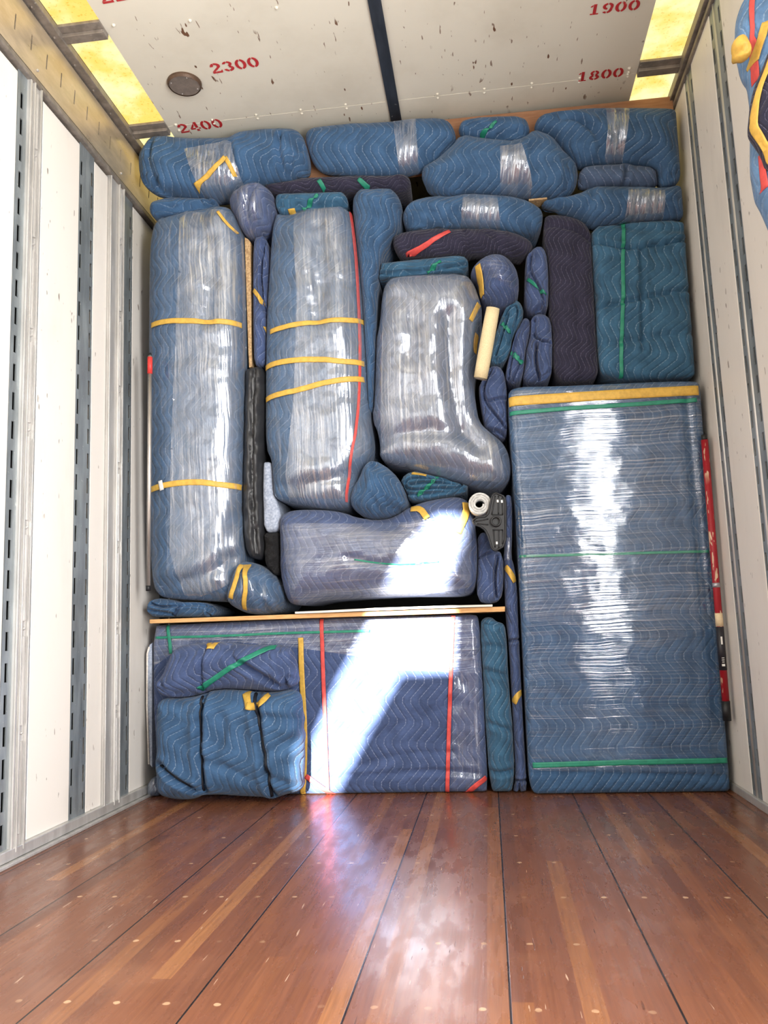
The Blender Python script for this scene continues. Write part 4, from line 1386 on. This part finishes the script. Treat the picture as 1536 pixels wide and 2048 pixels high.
b = bundle('folded_blanket', 'lumpy indigo blanket resting on the blue one at the lower left, green strap slanting across', 'blanket',
           F((142, 640), (184, 602), (234, 474), (274, 396), (350, 372), (480, 362), (640, 357), (800, 376), (990, 376), (1080, 386), (1124, 432), (1158, 600), (1152, 646), (1108, 658), (1068, 680), (950, 690), (800, 676), (560, 668), (430, 720), (300, 736), (194, 732), (156, 694)),
           INDIGO, 'blankets tied to the front of the low cabinet', off=0.16, T=0.10, R=0.09, back=0.02, res=0.009, uvrot=-0.2, wr=0.007,
           creases=[(F((475, 368), (458, 500), (447, 700)), 0.006, 0.016), (F((640, 362), (680, 480), (860, 560), (1040, 678)), 0.010, 0.016), (F((990, 378), (1040, 500), (1060, 676)), 0.009, 0.018), (F((145, 640), (200, 715), (380, 728)), 0.007, 0.012), (F((760, 500), (900, 600), (1000, 660)), 0.009, 0.012), (F((1120, 620), (1080, 600), (1060, 640)), 0.008, 0.014)])
b.strap(F((1000, 375), (940, 385), (700, 510), (440, 690)), 0.020, GREEN, off=0.010)
b.strap(F((492, 372), (520, 360), (560, 366)), 0.03, YELLOW, 'tape_strip')
b = bundle('folded_blanket', 'big blue blanket bound with black cords on the floor at the lower left', 'blanket',
           F((147, 820), (172, 766), (300, 750), (460, 748), (480, 712), (600, 700), (760, 702), (860, 722), (960, 722), (1160, 696), (1182, 800), (1198, 1100), (1190, 1380), (1176, 1420), (1060, 1440), (980, 1474), (940, 1460), (800, 1454), (640, 1446), (480, 1432), (430, 1466), (380, 1478), (280, 1476), (172, 1452), (149, 1380), (152, 1100)),
           BLUE, 'blankets tied to the front of the low cabinet', off=0.17, T=0.11, R=0.09, back=0.02, res=0.010, uvrot=0.5, wr=0.008,
           creases=[(F((462, 740), (450, 1000), (458, 1200), (472, 1430)), 0.010, 0.028), (F((852, 720), (890, 1000), (930, 1250), (968, 1470)), 0.010, 0.026), (F((150, 1240), (280, 1340), (420, 1430)), 0.010, 0.024), (F((880, 880), (1000, 900), (1190, 920)), 0.014, 0.012), (F((900, 1180), (1050, 1080), (1190, 1040)), 0.014, 0.010),
                    (F((620, 880), (640, 1000), (560, 1150)), 0.014, 0.008), (F((480, 1200), (640, 1250), (780, 1330)), 0.014, 0.008), (F((250, 760), (320, 840), (440, 820)), 0.010, 0.010), (F((940, 1300), (1080, 1380), (1180, 1400)), 0.012, 0.012)])
b.cord(F((462, 742), (450, 1000), (458, 1200), (472, 1425)), 0.0055, BLACKCORD)
b.cord(F((852, 722), (890, 1000), (930, 1250), (966, 1465)), 0.0075, BLACKCORD)
b.cord(F((153, 1242), (280, 1340), (410, 1420)), 0.0055, BLACKCORD)
b.strap(F((788, 706), (790, 760), (793, 815)), 0.026, YELLOW, 'tape_strip', off=0.012)
b.strap(F((780, 806), (860, 812)), 0.026, YELLOW, 'tape_strip', off=0.014)
b.strap(F((865, 806), (905, 770), (950, 722)), 0.024, YELLOW, 'tape_strip', off=0.013)

# plywood and the bowed white board on top of the low cabinet
pa, pb, pc, pd = px2(P((299, 1239), (1010, 1213), (1010, 1223), (299, 1247)), 0.03)
o = plate('plywood_board', [pa, pb, pc, pd], LOAD_Y - 0.03, 0.55, PLY, None, LEAN, 0.002)
tag(o, 'long plywood board edge-on, lying across the low wrapped cabinet', 'board')
top = px2(P((590, 1223.5), (640, 1221.5), (750, 1216), (900, 1211), (985, 1209)), 0.05)
bot = px2(P((985, 1213), (900, 1215.5), (750, 1221), (640, 1225.6), (590, 1227.4)), 0.05)
o = plate('white_board', top + bot, LOAD_Y - 0.05, 0.45, BOARDWHITE)
tag(o, 'thin bowed white board lying on the plywood board under the sideways chair', 'board')

# ---- narrow things between the big pieces
o = plate('particle_board', px2(P((489, 474), (496, 478), (501, 484), (503, 700), (504, 733), (498, 735), (496, 690)), -0.04), LOAD_Y + 0.04, 0.35, PARTICLE, None, LEAN, 0.002)
tag(o, 'long brown particle board standing edge-on beside the leftmost tall sofa', 'board')
bg = bundle('padded_case', 'long black vinyl padded case standing upright beside the leftmost tall sofa', 'case',
            C((560, 172), (610, 160), (648, 156), (658, 180), (660, 300), (654, 500), (645, 640), (640, 800), (644, 900), (646, 1000), (656, 1100), (648, 1148), (630, 1158), (578, 1136), (560, 1000), (556, 850), (556, 600), (558, 350)), LEATHER, T=0.06, R=0.045, back=0.3, res=0.008, wr=0.004,
            creases=[(C((608, 165), (598, 400), (594, 700), (602, 950), (622, 1150)), 0.006, 0.016)] + [(C((605, y), (630, y - 40), (655, y - 70)), 0.010, 0.006) for y in range(280, 1100, 150)] + [(C((590, y), (575, y - 40), (558, y - 90)), 0.010, 0.005) for y in range(330, 1100, 170)])
bg.cord(C((600, 200), (594, 400), (590, 700), (598, 950), (614, 1130)), 0.0022, mat_plain('piping', lin((120, 122, 124)), 0.5), 'piping', 'grey piping')
b = bundle('foam_strip', 'pale blue-grey fleecy strip standing upright beside the black padded case', 'padding',
           C((648, 656), (704, 656), (707, 740), (711, 840), (742, 925), (744, 1008), (660, 1014), (654, 800)), FELT, T=0.02, R=0.02, back=0.3, res=0.007, wr=0.003, wr2=0.004)
b = bundle('fleece_roll', 'shaggy black fleece roll hanging below the pale fleecy strip', 'fleece',
           C((668, 1022), (736, 1020), (744, 1100), (756, 1200), (736, 1240), (700, 1230), (676, 1180), (668, 1100)), FUZZ, T=0.05, R=0.04, back=0.25, res=0.0045, wr=0.006, wr2=0.011, uvrot=0.4)
c0, c1 = at_load(986, 622, 0.11), at_load(961, 756, 0.11)
c0[1] -= 0.03
bm = bmesh.new()
ax = Vector(c1 - c0)
L_ = ax.length
ring = []
for k in range(7):
    ring.append(tuple(Vector(c0) + ax * k / 6))
add_tube(bm, ring, [0.026, 0.0275, 0.0275, 0.0275, 0.0275, 0.0275, 0.0265], 24)
ro = bm_obj('cream_roll', bm, CREAM, None, True)
tag(ro, 'cream rolled ribbed liner standing beside the upended chair', 'roll')
bm = bmesh.new()
axn = ax.normalized()
sa = axn.cross(Vector((0, 1, 0))).normalized()
sb = axn.cross(sa).normalized()
pts = []
for k in range(70):
    a = k * 0.27
    r0 = 0.004 + 0.0205 * k / 69
    pts.append(Vector(c1) + axn * 0.004 + sa * math.cos(a) * r0 + sb * math.sin(a) * r0)
add_tube(bm, pts, 0.0016, 6)
bm_obj('rolled_edge', bm, mat_plain('rolled_edge', lin((120, 112, 104)), 0.8), ro, True)

# carpet roll, end-on
cc = at_load(959, 1008, 0.10)
bm = bmesh.new()
N_ = 150
prev = None
for k in range(N_ + 1):
    a = -k * 2 * math.pi * 3.1 / N_
    r0 = 0.016 + 0.028 * k / N_
    for_r = []
    for rr_, yy in ((r0 - 0.0042, 0.0), (r0 + 0.0042, 0.0), (r0 + 0.0042, 0.42), (r0 - 0.0042, 0.42)):
        for_r.append(bm.verts.new((cc[0] + rr_ * math.cos(a), cc[1] + yy * 0.2, cc[2] + rr_ * math.sin(a))))
    if prev:
        for i in range(4):
            j = (i + 1) % 4
            bm.faces.new((prev[i], prev[j], for_r[j], for_r[i]))
    else:
        bm.faces.new(for_r)
    prev = for_r
bm.faces.new(prev[::-1])
o = bm_obj('carpet_roll', bm, CARPET, None, True)
tag(o, 'small off-white carpet roll seen end-on beside the black plastic bracket', 'carpet')

# black plastic bracket
br_px = E((1202, 415), (1216, 397), (1275, 391), (1291, 370), (1311, 270), (1331, 250), (1384, 272), (1392, 310), (1392, 520), (1378, 568), (1330, 596), (1311, 578), (1287, 500), (1271, 470), (1240, 448), (1206, 439))
br2 = px2(br_px, 0.13)
yb = LOAD_Y - 0.13
bo = plate('plastic_bracket', br2, yb + 0.012, 0.02, PLASTIC, None, LEAN)
tag(bo, 'black plastic T-shaped bracket with a round socket, leaning in front of the long thin roll', 'bracket')


def rib(pts2, w, y0_, name):
    bm = bmesh.new()
    c = resample(pts2, 0.01, False)
    add_tube(bm, [(x, y0_ - LEAN * z, z) for x, z in c], w, 8)
    return bm_obj(name, bm, PLASTIC, bo, True)


rib(list(br2) + [br2[0]], 0.004, yb + 0.010, 'rim')
for seg in (((1330, 268), (1310, 380)), ((1350, 268), (1350, 380)), ((1372, 276), (1375, 380)), ((1330, 575), (1320, 470)), ((1352, 580), (1352, 470)), ((1374, 555), (1376, 470)), ((1215, 420), (1290, 405)), ((1225, 432), (1290, 440)), ((1312, 380), (1376, 380)), ((1316, 470), (1376, 470))):
    rib(px2(E(*seg), 0.13), 0.0026, yb + 0.010, 'rib')
sc_ = at_load(540 + 1335 / 2.9538, 900 + 422 / 2.9538, 0.13)
bm = bmesh.new()
for k in range(32):
    a0, a1 = 2 * math.pi * k / 32, 2 * math.pi * (k + 1) / 32
    q = [bm.verts.new((sc_[0] + r0 * math.cos(a), sc_[1] + dy, sc_[2] + r0 * math.sin(a))) for a in (a0, a1) for r0, dy in ((0.021, 0.015), (0.021, -0.008), (0.014, -0.008), (0.014, 0.010))]
    for i in range(3):
        bm.faces.new((q[i], q[i + 1], q[i + 5], q[i + 4]))
bmesh.ops.remove_doubles(bm, verts=bm.verts, dist=1e-5)
bm_obj('socket', bm, PLASTIC, bo, True)
for px_ in ((1345, 300), (1370, 302), (1340, 548)):
    q = at_load(540 + px_[0] / 2.9538, 900 + px_[1] / 2.9538, 0.13)
    box('screw_hole', q[0] - 0.0035, q[0] + 0.0035, q[1] + 0.006, q[1] + 0.0125, q[2] - 0.005, q[2] + 0.005, WHITETAG, bo)

b = bundle('rolled_blanket', 'long thin padded roll standing left of the tall cabinet, yellow tape wound round it', 'blanket',
           P((1013, 993), (1021, 995), (1021, 1070), (1019, 1115), (1026, 1137), (1032, 1188), (1033, 1240), (1035, 1280), (1039, 1368), (1044, 1463), (1050, 1555), (1048, 1588), (1034, 1591), (1029, 1580), (1035, 1562), (1029, 1436), (1021, 1286), (1015, 1240), (1013, 1188), (1010, 1120), (1013, 1090), (1012, 1035)),
           INDIGO, T=0.05, R=0.03, back=0.15, res=0.0036, uvrot=0.1, films=[E((1380, 515), (1440, 515), (1440, 650), (1380, 650))],
           creases=[(G((1300, 340), (1390, 325)), 0.006, 0.012), (G((1345, 1362), (1440, 1358)), 0.006, 0.014), (G((1385, 1380), (1385, 1470)), 0.005, 0.014)])
b.film(0, FILM_BAND)
b.strap(E((1388, 690), (1420, 725), (1450, 780)), 0.022, YELLOW, 'tape_strip')
b.strap(G((1405, 705), (1370, 735), (1342, 790)), 0.022, YELLOW, 'tape_strip')

b = bundle('rolled_blanket', 'thick teal blanket roll standing on the floor at the right end of the low cabinet', 'blanket',
           G((1112, 205), (1130, 178), (1180, 172), (1212, 210), (1266, 214), (1276, 300), (1284, 400), (1288, 550), (1308, 800), (1326, 1000), (1336, 1250), (1326, 1400), (1300, 1462), (1234, 1474), (1200, 1436), (1176, 1300), (1168, 1200), (1140, 800), (1118, 500)), TEAL, T=0.07, R=0.055, back=0.25, res=0.009, uvrot=0.1, wr=0.005,
           creases=[(G((1105, 372), (1180, 370), (1290, 392)), 0.007, 0.012), (G((1115, 545), (1180, 562), (1290, 590)), 0.008, 0.012), (G((1150, 935), (1230, 960), (1330, 1000)), 0.008, 0.014), (G((1170, 1290), (1250, 1305), (1335, 1285)), 0.008, 0.016), (G((1118, 205), (1180, 228), (1240, 216)), 0.005, 0.012)])

# grey felt board against the left wall
o = plate('felt_board', px2(F((52, 420), (68, 366), (86, 350), (88, 1262), (70, 1240), (54, 800)), -0.05), LOAD_Y + 0.05, 0.3, FELT, None, LEAN, 0.003)
tag(o, 'grey felt-faced board standing on edge between the left wall and the low cabinet', 'board')
ed = tube('board_edge', [(q[0], LOAD_Y + 0.046 - LEAN * q[1], q[1]) for q in px2(F((70, 380), (56, 430), (54, 800), (68, 1236)), -0.05)], 0.004, BOARDWHITE, o, 8)

# poles
p0, p1 = at_load(300, 712, 0.10), at_load(296.5, 1176, 0.10)
po = tube('load_pole', [tuple(p0), tuple(p1)], 0.0085, POLE)
tag(po, 'thin steel pole with a red collar leaning on the left wall beside the leftmost sofa', 'pole')
d_ = (p1 - p0) / np.linalg.norm(p1 - p0)
tube('pole_collar', [tuple(p0 + d_ * 0.005), tuple(p0 + d_ * 0.075)], 0.0105, mat_plain('red_collar', lin((206, 60, 56)), 0.4), po)
tube('pole_tip', [tuple(p0 - d_ * 0.012), tuple(p0 + d_ * 0.004)], 0.006, PLASTIC, po)
tube('pole_cap', [tuple(p1 - d_ * 0.01), tuple(p1 + d_ * 0.012)], 0.0095, PLASTIC, po)
r0, r1 = at_load(1409, 880, 0.06), at_load(1452, 1410, 0.09)
d_ = (r1 - r0) / np.linalg.norm(r1 - r0)
Lr = np.linalg.norm(r1 - r0)
cr = tube('cargo_bar', [tuple(r0), tuple(r0 + d_ * Lr * 0.5), tuple(r1)], 0.0135, REDPAINT)
tag(cr, 'red cargo bar with worn paint leaning between the right wall and tall cabinet', 'pole')
rl = lambda y: (y - 880) / (1410 - 880) * Lr
tube('bar_foot', [tuple(r0 + d_ * rl(1402)), tuple(r0 + d_ * rl(1440))], 0.0155, PLASTIC, cr)
tube('bar_tip', [tuple(r0 - d_ * 0.02), tuple(r0 + d_ * 0.004)], 0.011, PLASTIC, cr)
tube('bar_band', [tuple(r0 + d_ * rl(1170)), tuple(r0 + d_ * rl(1179))], 0.0142, mat_plain('silver_band', lin((176, 176, 184)), 0.3, 0.6), cr)
tube('bar_label', [tuple(r0 + d_ * rl(1230)), tuple(r0 + d_ * rl(1256))], 0.0143, mat_plain('cream_label', lin((226, 206, 170)), 0.6), cr)
tube('bar_grip', [tuple(r0 + d_ * rl(1257)), tuple(r0 + d_ * rl(1342))], 0.0146, mat_plain('dark_label', lin((38, 38, 46)), 0.4), cr)
for y_, h_, w_ in ((1284, 14, 0.006), (1318, 1.2, 0.009), (1322, 1.2, 0.009), (1326, 1.2, 0.008), (1332, 4, 0.011)):
    q = r0 + d_ * rl(y_)
    hh = h_ / 485.0
    box('label_print', q[0] - w_ * 0.6, q[0] + w_ * 0.4, q[1] - 0.0156, q[1] - 0.0142, q[2] - hh / 2, q[2] + hh / 2, WHITETAG, cr)

# ---- blanket hanging on the right wall, nearer the camera
HY = 1.9
hb = Puff('hanging_blanket', P((1500, -60), (1497, 0), (1481, 25), (1479, 60), (1474, 88), (1488, 112), (1495, 128), (1505, 162), (1511, 190), (1512, 230), (1512, 300), (1512, 330), (1517, 362), (1522, 390), (1532, 404), (1560, 470), (1606, 480), (1610, 200), (1606, -60)), HANG,
          off=0.0, T=0.07, R=0.06, back=0.05, y0=HY, lean=0.0, uvrot=0.2, wr=0.005, res=0.009, xlim=(-2, 0.886),
          creases=[(P((1496, 0), (1502, 60), (1498, 120)), 0.010, 0.010), (P((1525, -40), (1522, 20), (1518, 70)), 0.012, 0.014)])
tag(hb.obj, 'blue moving blanket with yellow binding and red stripe hanging on the right wall', 'blanket')
hb.strap(P((1501, -45), (1501, 40), (1504, 90), (1508, 130), (1511, 165)), 0.009, RED, 'stripe', off=0.006, label='red stripe')
hb.strap(P((1521, 310), (1524, 345), (1528, 380)), 0.008, RED, 'stripe', off=0.006, label='red stripe')
hb.strap(P((1530, 48), (1522, 78), (1512, 105), (1503, 134)), 0.016, YELLOW, 'binding', off=0.010)
kn = Puff('binding_fold', P((1468, 92), (1476, 81), (1486, 80), (1493, 98), (1497, 110), (1484, 114), (1474, 108)), YELLOW, off=0.03, T=0.03, R=0.02, back=0.03, parent=hb.obj, y0=HY, lean=0.0, xlim=(-2, 0.88), res=0.006, wr=0.002,
          creases=[(P((1470, 95), (1482, 100), (1494, 98)), 0.004, 0.008)])
li = Puff('blanket_lining', P((1546, 96), (1531, 138), (1516, 170), (1508, 202), (1504, 240), (1502, 262), (1512, 276), (1530, 302), (1538, 332), (1570, 342), (1600, 300), (1600, 96)), NAVY, off=0.035, T=0.04, R=0.03, back=0.03, parent=hb.obj, y0=HY, lean=0.0, xlim=(-2, 0.88), res=0.008, wr=0.003)
li.strap(P((1546, 104), (1532, 143), (1519, 174), (1511, 205), (1507, 240), (1506, 260), (1516, 274), (1533, 300), (1541, 328)), 0.010, YELLOW, 'binding', off=0.006, label='yellow edge binding')
